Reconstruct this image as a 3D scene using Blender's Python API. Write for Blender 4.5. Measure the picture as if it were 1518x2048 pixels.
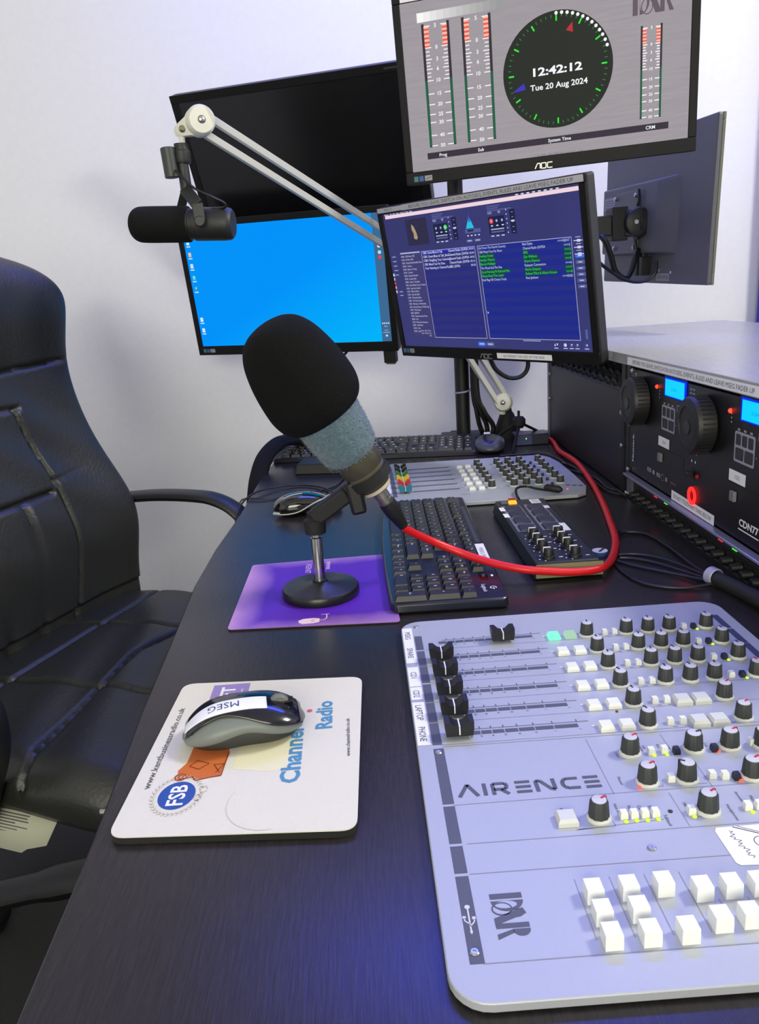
import bpy, bmesh, math, random
from mathutils import Matrix, Vector, Euler
for o in list(bpy.data.objects): bpy.data.objects.remove(o, do_unlink=True)
C = bpy.context.scene.collection
R = math.radians; PI = math.pi
D = 0.75                                     # height of the desk top; builders below count z from the desk top
random.seed(4)
# ------------------------------------------------------------------ camera
cam = bpy.data.objects.new('camera', bpy.data.cameras.new('camera')); C.objects.link(cam)
cam.data.sensor_fit = 'VERTICAL'; cam.data.sensor_height = 36; cam.data.lens = 1547/2048*36
cam.data.clip_start = 0.02
_cols = Matrix(((0.99745303, -0.07054744, 0.01051241), (-0.02923378, -0.26991413, 0.96244052), (-0.06506027, -0.96029653, -0.27128903)))
_rot = Matrix([[r[0], -r[1], -r[2]] for r in _cols])
cam.matrix_world = Matrix.Translation((0, 0, D+.35)) @ _rot.to_4x4()
bpy.context.scene.camera = cam
# ------------------------------------------------------------------ exposure, world, lamps
vs = bpy.context.scene.view_settings
vs.view_transform = 'Standard'; vs.look = 'None'; vs.gamma = 1; vs.exposure = 0; vs.use_curve_mapping = False
W = bpy.data.worlds.new('world'); bpy.context.scene.world = W; W.use_nodes = True
W.node_tree.nodes['Background'].inputs[0].default_value = (.8, .85, 1, 1)
W.node_tree.nodes['Background'].inputs[1].default_value = .3
def area(name, loc, size, power, col, target, sy=None):
    l = bpy.data.lights.new(name, 'AREA'); l.energy = power; l.color = col; l.size = size
    if sy: l.shape = 'RECTANGLE'; l.size_y = sy
    o = bpy.data.objects.new(name, l); C.objects.link(o); o.location = (loc[0], loc[1], loc[2]+D)
    o.rotation_euler = (Vector(target)-Vector(loc)).to_track_quat('-Z', 'Y').to_euler(); return o
area('ceiling_light', (1.5, .8, 1.68), .4, 38, (1, .985, .93), (.2, 1.1, .2), .4)
area('window_light', (-.3, -1.5, .75), 1.6, 44, (1, .965, .76), (.1, 1.5, .35), 1.1)
area('blue_led_panel', (.40, 1.92, 1.70), 1.2, 22, (.05, .09, 1), (.3, .9, 0), .25)
# ------------------------------------------------------------------ materials
def lin(c): return tuple((v/255/12.92 if v/255 <= .04045 else ((v/255+.055)/1.055)**2.4) for v in c)
MATS = {}
def mat(name, rgb, rough=.5, metal=0, bump=0, scale=200, var=0, stretch=None, coat=0, spec=None, sheen=0, alpha=1):
    if name in MATS: return MATS[name]
    m = bpy.data.materials.new(name); m.use_nodes = True; nt = m.node_tree; b = nt.nodes['Principled BSDF']
    c = lin(rgb); b.inputs['Base Color'].default_value = (*c, 1); b.inputs['Roughness'].default_value = rough; b.inputs['Metallic'].default_value = metal
    if coat: b.inputs['Coat Weight'].default_value = coat
    if spec is not None: b.inputs['Specular IOR Level'].default_value = spec
    if sheen: b.inputs['Sheen Weight'].default_value = sheen
    if bump or var:
        tc = nt.nodes.new('ShaderNodeTexCoord'); n = nt.nodes.new('ShaderNodeTexNoise'); n.inputs['Scale'].default_value = scale; n.inputs['Detail'].default_value = 4
        src = tc.outputs['Object']
        if stretch:
            mp = nt.nodes.new('ShaderNodeMapping'); mp.inputs['Scale'].default_value = stretch; nt.links.new(src, mp.inputs[0]); src = mp.outputs[0]
        nt.links.new(src, n.inputs['Vector'])
        if bump:
            bp = nt.nodes.new('ShaderNodeBump'); bp.inputs['Strength'].default_value = bump; bp.inputs['Distance'].default_value = .002
            nt.links.new(n.outputs['Fac'], bp.inputs['Height']); nt.links.new(bp.outputs[0], b.inputs['Normal'])
        if var:
            rp = nt.nodes.new('ShaderNodeValToRGB'); rp.color_ramp.elements[0].position = .35; rp.color_ramp.elements[1].position = .65
            rp.color_ramp.elements[0].color = (*[v*(1-var) for v in c], 1); rp.color_ramp.elements[1].color = (*[min(1, v*(1+var)) for v in c], 1)
            nt.links.new(n.outputs['Fac'], rp.inputs[0]); nt.links.new(rp.outputs[0], b.inputs['Base Color'])
    MATS[name] = m; return m
def glow(name, rgb, s=1.0, var=0, stretch=None, scale=40):
    """something that gives off light: a screen pixel colour, an indicator lamp, a lit button"""
    if name in MATS: return MATS[name]
    m = mat(name, (8, 8, 9), .5, spec=.12); b = m.node_tree.nodes['Principled BSDF']
    b.inputs['Emission Color'].default_value = (*lin(rgb), 1); b.inputs['Emission Strength'].default_value = s
    if var:
        nt = m.node_tree; tc = nt.nodes.new('ShaderNodeTexCoord'); n = nt.nodes.new('ShaderNodeTexNoise'); mp = nt.nodes.new('ShaderNodeMapping')
        mp.inputs['Scale'].default_value = stretch or (1, 1, 1); n.inputs['Scale'].default_value = scale
        nt.links.new(tc.outputs['Object'], mp.inputs[0]); nt.links.new(mp.outputs[0], n.inputs['Vector'])
        rp = nt.nodes.new('ShaderNodeValToRGB'); c = lin(rgb)
        rp.color_ramp.elements[0].position = .3; rp.color_ramp.elements[1].position = .7
        rp.color_ramp.elements[0].color = (*[v*(1-var) for v in c], 1); rp.color_ramp.elements[1].color = (*[v*(1+var) for v in c], 1)
        nt.links.new(n.outputs['Fac'], rp.inputs[0]); nt.links.new(rp.outputs[0], b.inputs['Emission Color'])
    return m
BLACK = mat('black_plastic', (26, 27, 28), .42, bump=.15, scale=900)
DARK = mat('dark_plastic', (16, 17, 19), .5)
GLOSS = mat('glossy_black', (9, 9, 10), .12, coat=.5)
RUB = mat('rubber_black', (20, 20, 21), .7)
SILV = mat('panel_silver', (174, 178, 188), .42, metal=.15, bump=.1, scale=1500)
INK = mat('printed_grey', (84, 86, 98), .5)
INKD = mat('printed_dark', (52, 53, 60), .5)
WHITE = mat('white_label', (236, 236, 240), .55)
TXT = mat('label_text', (70, 70, 76), .6)
WHP = mat('white_button', (232, 234, 228), .35)
CHROME = mat('chrome', (200, 200, 200), .18, metal=1)
STEEL = mat('screw_steel', (190, 190, 196), .3, metal=1)
ARMW = mat('white_enamel', (226, 226, 212), .35)
ARMG = mat('grey_white_enamel', (196, 196, 188), .4)
LEATH = mat('black_leather', (37, 38, 35), .42, bump=.35, scale=160, spec=.55)
# ------------------------------------------------------------------ objects and tags
def thing(name, label, cat, loc=(0, 0, 0), rot=(0, 0, 0), group=None):
    o = bpy.data.objects.new(name, None); C.objects.link(o); o.empty_display_size = .03
    o.location = (loc[0], loc[1], loc[2]+D); o.rotation_euler = rot
    o['label'] = label; o['category'] = cat
    if len(label.split()) > 16: print('LONG', label)
    if group: o['group'] = group
    return o
def tag(o, label, cat, group=None):
    o['label'] = label; o['category'] = cat
    if len(label.split()) > 16: print('LONG', label)
    if group: o['group'] = group
    return o
def place(mesh, name, parent, loc=(0, 0, 0), rot=(0, 0, 0), label=None, src=None):
    o = src.copy() if src else bpy.data.objects.new(name, mesh)
    C.objects.link(o); o.parent = parent; o.location = loc; o.rotation_euler = rot
    if label: o['label'] = label
    return o
def local(parent, pts):                       # desk coordinates -> coordinates of an unrotated thing
    l = parent.location; return [(p[0]-l[0], p[1]-l[1], p[2]-(l[2]-D)) for p in pts]
# ------------------------------------------------------------------ geometry
def catmull(pts, n=8, closed=False):
    P = [Vector(p) for p in pts]; out = []; m = len(P)
    for i in range(m if closed else m-1):
        if closed: a, b, c, d = P[(i-1) % m], P[i], P[(i+1) % m], P[(i+2) % m]
        else: a, b, c, d = P[max(i-1, 0)], P[i], P[i+1], P[min(i+2, m-1)]
        for k in range(n):
            t = k/n
            out.append(.5*((2*b)+(-a+c)*t+(2*a-5*b+4*c-d)*t*t+(-a+3*b-3*c+d)*t**3))
    if not closed: out.append(P[-1])
    return out
def rrect(x0, y0, x1, y1, r, n=6):
    out = []
    for cx, cy, a0 in ((x1-r, y1-r, 0), (x0+r, y1-r, 90), (x0+r, y0+r, 180), (x1-r, y0+r, 270)):
        for k in range(n+1):
            a = R(a0+90*k/n); out.append((cx+r*math.cos(a), cy+r*math.sin(a)))
    return out
def circ(cx, cy, r, n=20, ry=None): return [(cx+r*math.cos(2*PI*k/n), cy+(ry or r)*math.sin(2*PI*k/n)) for k in range(n)]
class G:
    def __init__(s): s.v = []; s.f = []; s.m = []; s.M = Matrix.Identity(4); s.mats = []; s.cur = 0
    def use(s, m):
        if m not in s.mats: s.mats.append(m)
        s.cur = s.mats.index(m); return s
    def add(s, verts, faces):
        n = len(s.v); s.v += [s.M @ Vector(p) for p in verts]; s.f += [[n+i for i in f] for f in faces]; s.m += [s.cur]*len(faces)
    def box(s, c, d, rz=0, rot=None):
        x, y, z = d[0]/2, d[1]/2, d[2]/2; m = (rot or Euler((0, 0, rz))).to_matrix()
        vs_ = [m @ Vector((i*x, j*y, k*z))+Vector(c) for i in (-1, 1) for j in (-1, 1) for k in (-1, 1)]
        s.add(vs_, [(0, 1, 3, 2), (4, 6, 7, 5), (0, 4, 5, 1), (2, 3, 7, 6), (0, 2, 6, 4), (1, 5, 7, 3)]); return s
    def prism(s, poly, z0, z1, top=None):
        n = len(poly); t = top or poly
        s.add([(x, y, z0) for x, y in poly]+[(x, y, z1) for x, y in t],
              [tuple(range(n))[::-1], tuple(range(n, 2*n))]+[(i, (i+1) % n, n+(i+1) % n, n+i) for i in range(n)]); return s
    def lathe(s, prof, c=(0, 0, 0), ax=(0, 0, 1), n=28):
        q = Vector(ax).normalized().to_track_quat('Z', 'Y').to_matrix(); vs_ = []; fs = []
        for r, z in prof:
            for k in range(n):
                a = 2*PI*k/n; vs_.append(q @ Vector((r*math.cos(a), r*math.sin(a), z))+Vector(c))
        for i in range(len(prof)-1):
            for k in range(n): fs.append((i*n+k, i*n+(k+1) % n, (i+1)*n+(k+1) % n, (i+1)*n+k))
        if tuple(prof[0]) == tuple(prof[-1]): s.add(vs_, fs); return s
        if prof[0][0] > 1e-6: fs.append(tuple(range(n))[::-1])
        if prof[-1][0] > 1e-6: fs.append(tuple(range((len(prof)-1)*n, len(prof)*n)))
        s.add(vs_, fs); return s
    def loft(s, rings, cap=True):
        n = len(rings[0]); vs_ = [p for r in rings for p in r]; fs = []
        for i in range(len(rings)-1):
            for k in range(n): fs.append((i*n+k, i*n+(k+1) % n, (i+1)*n+(k+1) % n, (i+1)*n+k))
        if cap: fs += [tuple(range(n))[::-1], tuple(range((len(rings)-1)*n, len(rings)*n))]
        s.add(vs_, fs); return s
    def tube(s, pts, r, n=10, smooth=8, closed=False, flat=None):
        P = catmull(pts, smooth, closed) if smooth else [Vector(p) for p in pts]
        rings = []; up = Vector((0, 0, 1)); last = None
        for i, p in enumerate(P):
            a = P[i-1] if (i > 0 or closed) else p; b = P[(i+1) % len(P)] if (i < len(P)-1 or closed) else p
            t = (b-a).normalized()
            if last is None:
                u = t.cross(up) if abs(t.z) < .95 else t.cross(Vector((1, 0, 0)))
            else: u = last-t*last.dot(t)
            u.normalize(); w = t.cross(u); last = u
            rr = r[min(len(r)-1, int(i*len(r)/len(P)))] if isinstance(r, (list, tuple)) else r
            fx, fy = flat or (1, 1)
            rings.append([p+rr*(fx*math.cos(2*PI*k/n)*u+fy*math.sin(2*PI*k/n)*w) for k in range(n)])
        if closed: rings.append(rings[0])
        s.loft(rings, cap=not closed); return s
    def beam(s, a, b, w, h, up=(0, 0, 1)):
        a, b = Vector(a), Vector(b); t = (b-a).normalized(); u = t.cross(Vector(up)).normalized(); v = u.cross(t)
        vs_ = [p+u*i*w/2+v*j*h/2 for p in (a, b) for i, j in ((-1, -1), (1, -1), (1, 1), (-1, 1))]
        s.add(vs_, [(3, 2, 1, 0), (4, 5, 6, 7)]+[(i, (i+1) % 4, 4+(i+1) % 4, 4+i) for i in range(4)]); return s
    def mesh(s, name, m=None, ang=35):
        me = bpy.data.meshes.new(name); me.from_pydata([tuple(p) for p in s.v], [], s.f)
        mats = s.mats or [m or BLACK]
        for x in mats: me.materials.append(x)
        if s.mats: me.polygons.foreach_set('material_index', s.m)
        bm = bmesh.new(); bm.from_mesh(me); bmesh.ops.recalc_face_normals(bm, faces=bm.faces); bm.to_mesh(me); bm.free()
        me.polygons.foreach_set('use_smooth', [True]*len(me.polygons)); me.set_sharp_from_angle(angle=R(ang)); me.update(); return me
    def build(s, name, m=None, parent=None, bevel=0, world=False, ang=35, label=None, sub=0, loc=(0, 0, 0)):
        if world and parent is not None:
            q = parent
            off = Vector((0, 0, 0))
            while q is not None: off += Vector(q.location); q = q.parent
            off.z -= D; s.v = [p-off for p in s.v]
        o = bpy.data.objects.new(name, s.mesh(name, m, ang)); C.objects.link(o)
        o.location = loc
        if parent is not None: o.parent = parent
        else: o.location = Vector(loc)+Vector((0, 0, D))
        if bevel:
            b = o.modifiers.new('bevel', 'BEVEL'); b.width = bevel; b.segments = 2; b.limit_method = 'ANGLE'; b.angle_limit = R(40); b.harden_normals = False
        if sub: b = o.modifiers.new('sub', 'SUBSURF'); b.levels = sub; b.render_levels = sub
        if label: o['label'] = label
        return o
_glyph = {}
def glyphs(txt, bold):
    k = (txt, bold)
    if k not in _glyph:
        c = bpy.data.curves.new('t', 'FONT'); c.body = txt; c.offset = bold; c.resolution_u = 2
        o = bpy.data.objects.new('t', c); me = bpy.data.meshes.new_from_object(o)
        v = [(p.co.x, p.co.y) for p in me.vertices]; f = [tuple(p.vertices) for p in me.polygons]
        bpy.data.objects.remove(o); bpy.data.curves.remove(c); bpy.data.meshes.remove(me)
        _glyph[k] = (v, f)
    return _glyph[k]
class Print(G):
    """flat printed or displayed marks laid on a surface, in that surface's own coordinates"""
    def __init__(s, M=None, z=.0002, dz=.00006): super().__init__(); s.M = M or Matrix.Identity(4); s.z = z; s.dz = dz
    def poly(s, pts, m, lift=1):
        s.use(m); s.add([(x, y, s.z+s.dz*lift) for x, y in pts], [tuple(range(len(pts)))]); return s
    def rect(s, x0, y0, x1, y1, m, lift=1): return s.poly([(x0, y0), (x1, y0), (x1, y1), (x0, y1)], m, lift)
    def line(s, a, b, w, m, lift=1):
        d = Vector(b)-Vector(a); n = Vector((-d.y, d.x)).normalized()*w/2; a = Vector(a); b = Vector(b)
        return s.poly([tuple(a-n), tuple(b-n), tuple(b+n), tuple(a+n)], m, lift)
    def path(s, pts, w, m, lift=1):
        for a, b in zip(pts, pts[1:]): s.line(a, b, w, m, lift)
        return s
    def disc(s, x, y, r, m, lift=1, n=20, ry=None): return s.poly(circ(x, y, r, n, ry), m, lift)
    def text(s, t, x, y, h, m, rot=0, w=None, align='c', bold=0, lift=2):
        v, f = glyphs(t, bold)
        if not v: return s
        x0 = min(p[0] for p in v); x1 = max(p[0] for p in v); k = h/.73; kx = (w/(x1-x0)) if w else k
        ox = {'c': (x0+x1)/2, 'l': x0, 'r': x1}[align]; ca, sa = math.cos(R(rot)), math.sin(R(rot)); s.use(m)
        pts = []
        for p in v:
            a = (p[0]-ox)*kx; b = (p[1]-.365)*k; pts.append((x+a*ca-b*sa, y+a*sa+b*ca, s.z+s.dz*lift))
        s.add(pts, f); return s
    def build(s, name, parent, label=None, world=False):
        if world:
            q = parent; off = Vector((0, 0, 0))
            while q is not None: off += Vector(q.location); q = q.parent
            off.z -= D; s.v = [p-off for p in s.v]
        me = bpy.data.meshes.new(name); me.from_pydata([tuple(p) for p in s.v], [], s.f)
        for x in s.mats: me.materials.append(x)
        me.polygons.foreach_set('material_index', s.m); me.update()
        o = bpy.data.objects.new(name, me); C.objects.link(o); o.parent = parent
        if label: o['label'] = label
        return o
def struct(g, name, m, **k):
    o = g.build(name, m, **k); o['kind'] = 'structure'; return o
# ------------------------------------------------------------------ the room
YW, XR, XL, YF, ZC = 2.27, 2.0, -1.9, -1.6, 1.75
WALL = mat('painted_wall', (240, 240, 237), .75, bump=.05, scale=60, var=.01)
struct(G().box(((XL+XR)/2, (YW+YF)/2, -D-.05), (XR-XL, YW-YF, .1)), 'floor', mat('charcoal_carpet', (40, 41, 40), .95, bump=1, scale=500, var=.35))
struct(G().box(((XL+XR)/2, (YW+YF)/2, ZC+.05), (XR-XL, YW-YF, .1)), 'ceiling', mat('ceiling_white', (235, 235, 235), .8))
struct(G().box(((XL+XR)/2, YW+.05, (ZC-D)/2), (XR-XL+.2, .1, ZC+D)), 'wall_back', WALL)
struct(G().box((XL-.05, (YW+YF)/2, (ZC-D)/2), (.1, YW-YF, ZC+D)), 'wall_left', WALL)
struct(G().box((XR+.05, (YW+YF)/2, (ZC-D)/2), (.1, YW-YF, ZC+D)), 'wall_right', WALL)
struct(G().box(((XL+XR)/2, YF-.05, (ZC-D)/2), (XR-XL+.2, .1, ZC+D)), 'wall_front', WALL)
# acoustic panel at the far right, blue light put into its fabric colour
t = thing('acoustic_panel', 'fabric panel on the wall at the far right edge, coloured as if lit blue', 'wall panel', (1.5, YW-.045, .1))
G().box((0, 0, .6), (.73, .04, 1.2)).build('panel', mat('blue_lit_fabric', (40, 60, 190), .8, bump=.4, scale=900), t, bevel=.005)
# ------------------------------------------------------------------ desk
def wood(name, rgb, rgb2, rough, coat=0, spec=.5):
    m = mat(name, rgb, rough, coat=coat, spec=spec); nt = m.node_tree; b = nt.nodes['Principled BSDF']
    tc = nt.nodes.new('ShaderNodeTexCoord'); mp = nt.nodes.new('ShaderNodeMapping'); mp.inputs['Scale'].default_value = (60, 4, 4)
    n = nt.nodes.new('ShaderNodeTexNoise'); n.inputs['Scale'].default_value = 9; n.inputs['Detail'].default_value = 6; n.inputs['Roughness'].default_value = .65
    rp = nt.nodes.new('ShaderNodeValToRGB'); rp.color_ramp.elements[0].position = .38; rp.color_ramp.elements[1].position = .7
    rp.color_ramp.elements[0].color = (*lin(rgb), 1); rp.color_ramp.elements[1].color = (*lin(rgb2), 1)
    bp = nt.nodes.new('ShaderNodeBump'); bp.inputs['Strength'].default_value = .3; bp.inputs['Distance'].default_value = .0006
    L = nt.links.new; L(tc.outputs['Object'], mp.inputs[0]); L(mp.outputs[0], n.inputs['Vector']); L(n.outputs['Fac'], rp.inputs[0]); L(rp.outputs[0], b.inputs['Base Color'])
    L(n.outputs['Fac'], bp.inputs['Height']); L(bp.outputs[0], b.inputs['Normal']); return m
DESKW = wood('black_brown_wood', (38, 35, 38), (49, 45, 48), .24, spec=.34)
t = thing('desk', 'black-brown wood desk with a gently curved left edge carrying all the studio gear', 'desk', (.3, .9, -D))
left = [(-.19, -.35), (-.197, .1), (-.202, .32), (-.2065, .43), (-.213, .53), (-.2205, .63), (-.227, .77), (-.2365, .95), (-.2355, 1.1), (-.2255, 1.29), (-.2222, 1.545), (-.21, 1.75), (-.2, 1.88)]
G().prism([(1.25, -.35), (1.25, 1.88)]+left[::-1], -.025, 0).build('desktop', DESKW, t, bevel=.0015, world=True)
for x, y in ((-.13, -.2), (1.15, -.2), (-.13, 1.75), (1.15, 1.75)):
    G().box((x, y, -D/2-.0125), (.05, .05, D-.025)).build('leg', DARK, t, world=True)
# ------------------------------------------------------------------ monitors
def euler(ya, pi, ro):
    c, s = math.cos, math.sin
    r = Vector((c(ya), s(ya), 0)); n = Vector((s(ya), -c(ya), 0)); up = c(pi)*Vector((0, 0, 1))+s(pi)*n
    r2 = c(ro)*r+s(ro)*up; u2 = c(ro)*up-s(ro)*r; nn = c(pi)*n-s(pi)*Vector((0, 0, 1))
    return Matrix((r2, -nn, u2)).transposed()
CASE = mat('monitor_casing', (38, 38, 42), .5, bump=.12, scale=1200)
BEZ = mat('monitor_bezel', (18, 18, 20), .5, spec=.2)
def monitor(label, loc, ang, w=.504, h=.304, depth=.026, bot=.022, side=.0135, top=.0135, screen=None, back=True, wall=None, bez=None):
    t = thing('monitor', label, 'monitor', loc); t.rotation_euler = euler(*ang).to_euler()
    g = G(); g.M = Matrix.Rotation(R(90), 4, 'X')            # polygon in x,z plane, extruded along y
    g.prism(rrect(-w/2, -h/2, w/2, h/2, .005), -depth, -.006); g.build('casing', wall or CASE, t, bevel=.002)
    x0, x1, z0, z1 = -w/2, w/2, -h/2, h/2; g = G()
    g.box((0, .003, z0+bot/2), (w, .006, bot)).box((0, .003, z1-top/2), (w, .006, top))
    g.box((x0+side/2, .003, (bot-top)/2), (side, .006, h-bot-top)).box((x1-side/2, .003, (bot-top)/2), (side, .006, h-bot-top))
    g.build('bezel', bez or BEZ, t, bevel=.0012)
    G().box((0, .004, (bot-top)/2), (w-2*side, .003, h-bot-top)).build('screen', screen or GLOSS, t)
    if back:
        g = G(); g.M = Matrix.Rotation(R(90), 4, 'X')
        g.prism(rrect(-.16, -.08, .16, .05, .01), -depth-.022, -depth+.001, ); g.build('rear_housing', wall or CASE, t, bevel=.003)
    return t
def facing(z=0): return Matrix.Rotation(R(90), 4, 'X') @ Matrix.Translation((0, 0, z))   # print plane: x right, y up, out of the front
def stickers(pr, x, z):
    pr.rect(x, z-.0045, x+.008, z+.0045, mat('sticker_teal', (60, 120, 130), .5)); pr.rect(x+.010, z-.0045, x+.018, z+.0045, mat('sticker_blue', (50, 90, 160), .5))
    pr.rect(x+.020, z-.0045, x+.034, z+.0045, mat('sticker_grey', (150, 155, 155), .5)); pr.line((x+.022, z-.002), (x+.032, z+.002), .001, INKD, 2)
def aoc(pr, x, z, h=.0085):
    m = mat('logo_silver', (170, 170, 165), .3, metal=.6); w = h*1.25; lw = h*.2
    pr.path([(x-w*1.45, z-h/2), (x-w*1.05, z+h/2), (x-w*.6, z+h/2), (x-w*.6, z-h/2)], lw, m)
    pr.path([(x-w*.4, z-h/2), (x-w*.4, z+h/2), (x+w*.35, z+h/2), (x+w*.35, z-h/2), (x-w*.4, z-h/2)], lw, m)
    pr.path([(x+w*1.4, z+h/2), (x+w*.6, z+h/2), (x+w*.6, z-h/2), (x+w*1.4, z-h/2)], lw, m)
def dr_logo(pr, x, y, s, rot, m, bg):
    """the D & R mark: heavy serif D and R either side of an oversized ampersand"""
    ca, sa = math.cos(R(rot)), math.sin(R(rot))
    def q(pts): return [(x+s*(a*ca-b*sa), y+s*(a*sa+b*ca)) for a, b in pts]
    arc = lambda cx, cy, rx, ry, a0, a1, n=14: [(cx+rx*math.cos(R(a0+(a1-a0)*k/n)), cy+ry*math.sin(R(a0+(a1-a0)*k/n))) for k in range(n+1)]
    pr.poly(q([(-.82, -.5), (-.60, -.5), (-.60, .5), (-.82, .5)]), m)                       # D stem
    pr.poly(q([(-.52, -.5)]+arc(-.52, 0, .42, .5, -90, 90)+[(-.52, .5)]), m)                # D bowl
    pr.poly(q(arc(-.36, -.05, .15, .34, 0, 360, 20)), bg, 2)
    pr.path(q(arc(-.2, -.2, .24, .3, 20, 380, 24)), s*.045, m, 3)
    pr.poly(q([(-.2, .42), (.02, .5), (.42, -.5), (.16, -.5)]), m, 3)                       # ampersand stroke
    pr.path(q(arc(-.02, .22, .15, .2, 0, 360, 18)), s*.04, m, 4)
    pr.poly(q([(.36, -.5), (.55, -.5), (.55, .5), (.36, .5)]), m)                           # R stem
    pr.poly(q([(.59, .5)]+arc(.62, .24, .24, .26, 90, -90)+[(.59, -.02)]), m)
    pr.poly(q([(.6, -.02), (.72, .02), (.95, -.5), (.76, -.5)]), m)
# --- upper monitor: studio clock and level meters
SCG = glow('clock_screen_grey', (158, 152, 158), 1, var=.05, stretch=(1, 1, 14), scale=16)
t = monitor('upper black monitor showing a round studio clock and level meters', (.345, 1.472, .695), (R(-15.951), R(5.576), R(.977)), screen=SCG)
pr = Print(facing(.0022-.004+.0005), z=0, dz=.00012)
pr.M = Matrix.Translation((0, .0024, 0)) @ Matrix.Rotation(R(90), 4, 'X')
gw = glow('screen_white', (245, 245, 250)); gr = glow('meter_red', (236, 92, 84)); gd = glow('meter_dark', (52, 44, 52)); gg = glow('meter_green', (26, 92, 66))
gc = glow('clock_face', (30, 36, 30)); gG = glow('clock_green', (40, 240, 50)); gG2 = glow('clock_green_dim', (50, 140, 60)); gB = glow('clock_blue', (58, 48, 180)); gR2 = glow('clock_red', (190, 40, 50)); gl = glow('screen_logo', (98, 88, 96)); gbar = glow('caption_bar', (50, 44, 58))
for k in range(14):
    f = k/13; c = tuple(int(248*(1-f)**1.3+150*(1-(1-f)**1.3)) for _ in range(3))
    if k < 13: pr.poly([(-.21+k*.0115, .106), (-.21+(k+1)*.0115, .106), (-.21+(k+1)*.0115, .1205), (-.21+k*.0115, .1205)], glow('fade_%d' % k, c))
def meter(x0, x1, top, bot, marks, rw, th):
    pr.rect(x0-rw*.45, bot-.002, x0+rw*.15, top+.004, gd); pr.rect(x1-rw*.15, bot-.002, x1+rw*.45, top+.004, gd)
    z0 = marks[1][1]; z10 = marks[4][1]
    pr.rect(x0-rw*.45, bot, x0+rw*.1, z10, gg, 2); pr.rect(x1-rw*.1, bot, x1+rw*.45, z10, gg, 2)
    n = 10
    for k in range(n):
        a = z0+(top-z0)*k/n; b = z0+(top-z0)*(k+1)/n; c = gr if k % 2 == 0 else glow('meter_salmon', (250, 190, 170))
        pr.rect(x0+rw*.1, a, x0+rw*1.2, b, c, 3); pr.rect(x1-rw*1.2, a, x1-rw*.1, b, c, 3)
    for txt, z in marks:
        pr.rect(x0+rw*.15, z-.0008, x0+rw*1.5, z+.0008, gw, 4); pr.rect(x1-rw*1.5, z-.0008, x1-rw*.15, z+.0008, gw, 4)
        pr.text(txt, (x0+x1)/2, z, th, gw, lift=4, bold=.02)
    for (a, za), (b, zb) in zip(marks[1:4], marks[2:5]):
        for k in (1, 2):
            z = za+(zb-za)*k/3; pr.rect(x0+rw*.2, z-.0008, x0+rw*1.1, z+.0008, gw, 4); pr.rect(x1-rw*1.1, z-.0008, x1-rw*.2, z+.0008, gw, 4)
lab = ['5', '0', '3', '6', '10', '15', '20', '25', '30', '40', '50']
zz = [.099, .066, .048, .033, .015, -.006, -.023, -.039, -.052, -.073, -.090]
meter(-.200, -.158, .099, -.090, list(zip(lab, zz)), .0078, .0062); meter(-.130, -.0865, .099, -.090, list(zip(lab, zz)), .0078, .0062)
meter(.163, .192, .042, -.090, list(zip(lab, [.042, .018, .006, -.005, -.018, -.033, -.045, -.056, -.066, -.080, -.090])), .0055, .0045)
cx, cz = .0255, .0012
pr.disc(cx, cz, .0915, gc, 1, 60, .0885)
for k in range(60):
    a = R(90-6*k); big = k % 5 == 0; r0, r1 = (.073, .082) if big else (.0785, .083)
    ux, uz = math.cos(a), math.sin(a)
    pr.line((cx+ux*r0, cz+uz*r0), (cx+ux*r1, cz+uz*r1), .0024 if big else .0011, gG if big else gG2, 2)
    if k <= 12: pr.disc(cx+ux*.0862, cz+uz*.0845, .0027, gw, 3, 10)
def hand(deg, r0, r1, hw, m):
    a = R(90-deg); u = Vector((math.cos(a), math.sin(a))); n = Vector((-u.y, u.x)); c = Vector((cx, cz))
    pr.poly([tuple(c+u*r1), tuple(c+u*r0-n*hw), tuple(c+u*r0+n*hw)], m, 4)
hand(21, .059, .073, .006, gR2); hand(252, .058, .081, .0055, gB)
pr.text('12:42:12', .026, .003, .0125, gw, w=.082, bold=.03, lift=5); pr.text('Tue 20 Aug 2024', .0275, -.0205, .0092, gw, w=.096, bold=.02, lift=5)
pr.rect(-.209, -.1115, .207, -.101, gbar, 1)
for s_, x in (('Prog', -.180), ('Sub', -.111), ('System Time', .027), ('CRM', .178)): pr.text(s_, x, -.1063, .0055, gw, bold=.015, lift=3)
pr.text('(c) 2019 - 2021 D&R Electronica B.V. - v1.8', .027, -.1285, .0032, gl, lift=2)
dr_logo(pr, .177, .080, .036, 0, gl, SCG)
pr.build('display_content', t)
pr = Print(facing(), z=0.0002); aoc(pr, -.001, -.1455); stickers(pr, -.237, -.1425)
pr.build('bezel_marks', t)
pr = Print(facing(), z=.0002); pr.rect(-.237, .1395, -.06, .1505, WHITE); pr.build('label_strip', t, label='white label strip')
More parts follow.
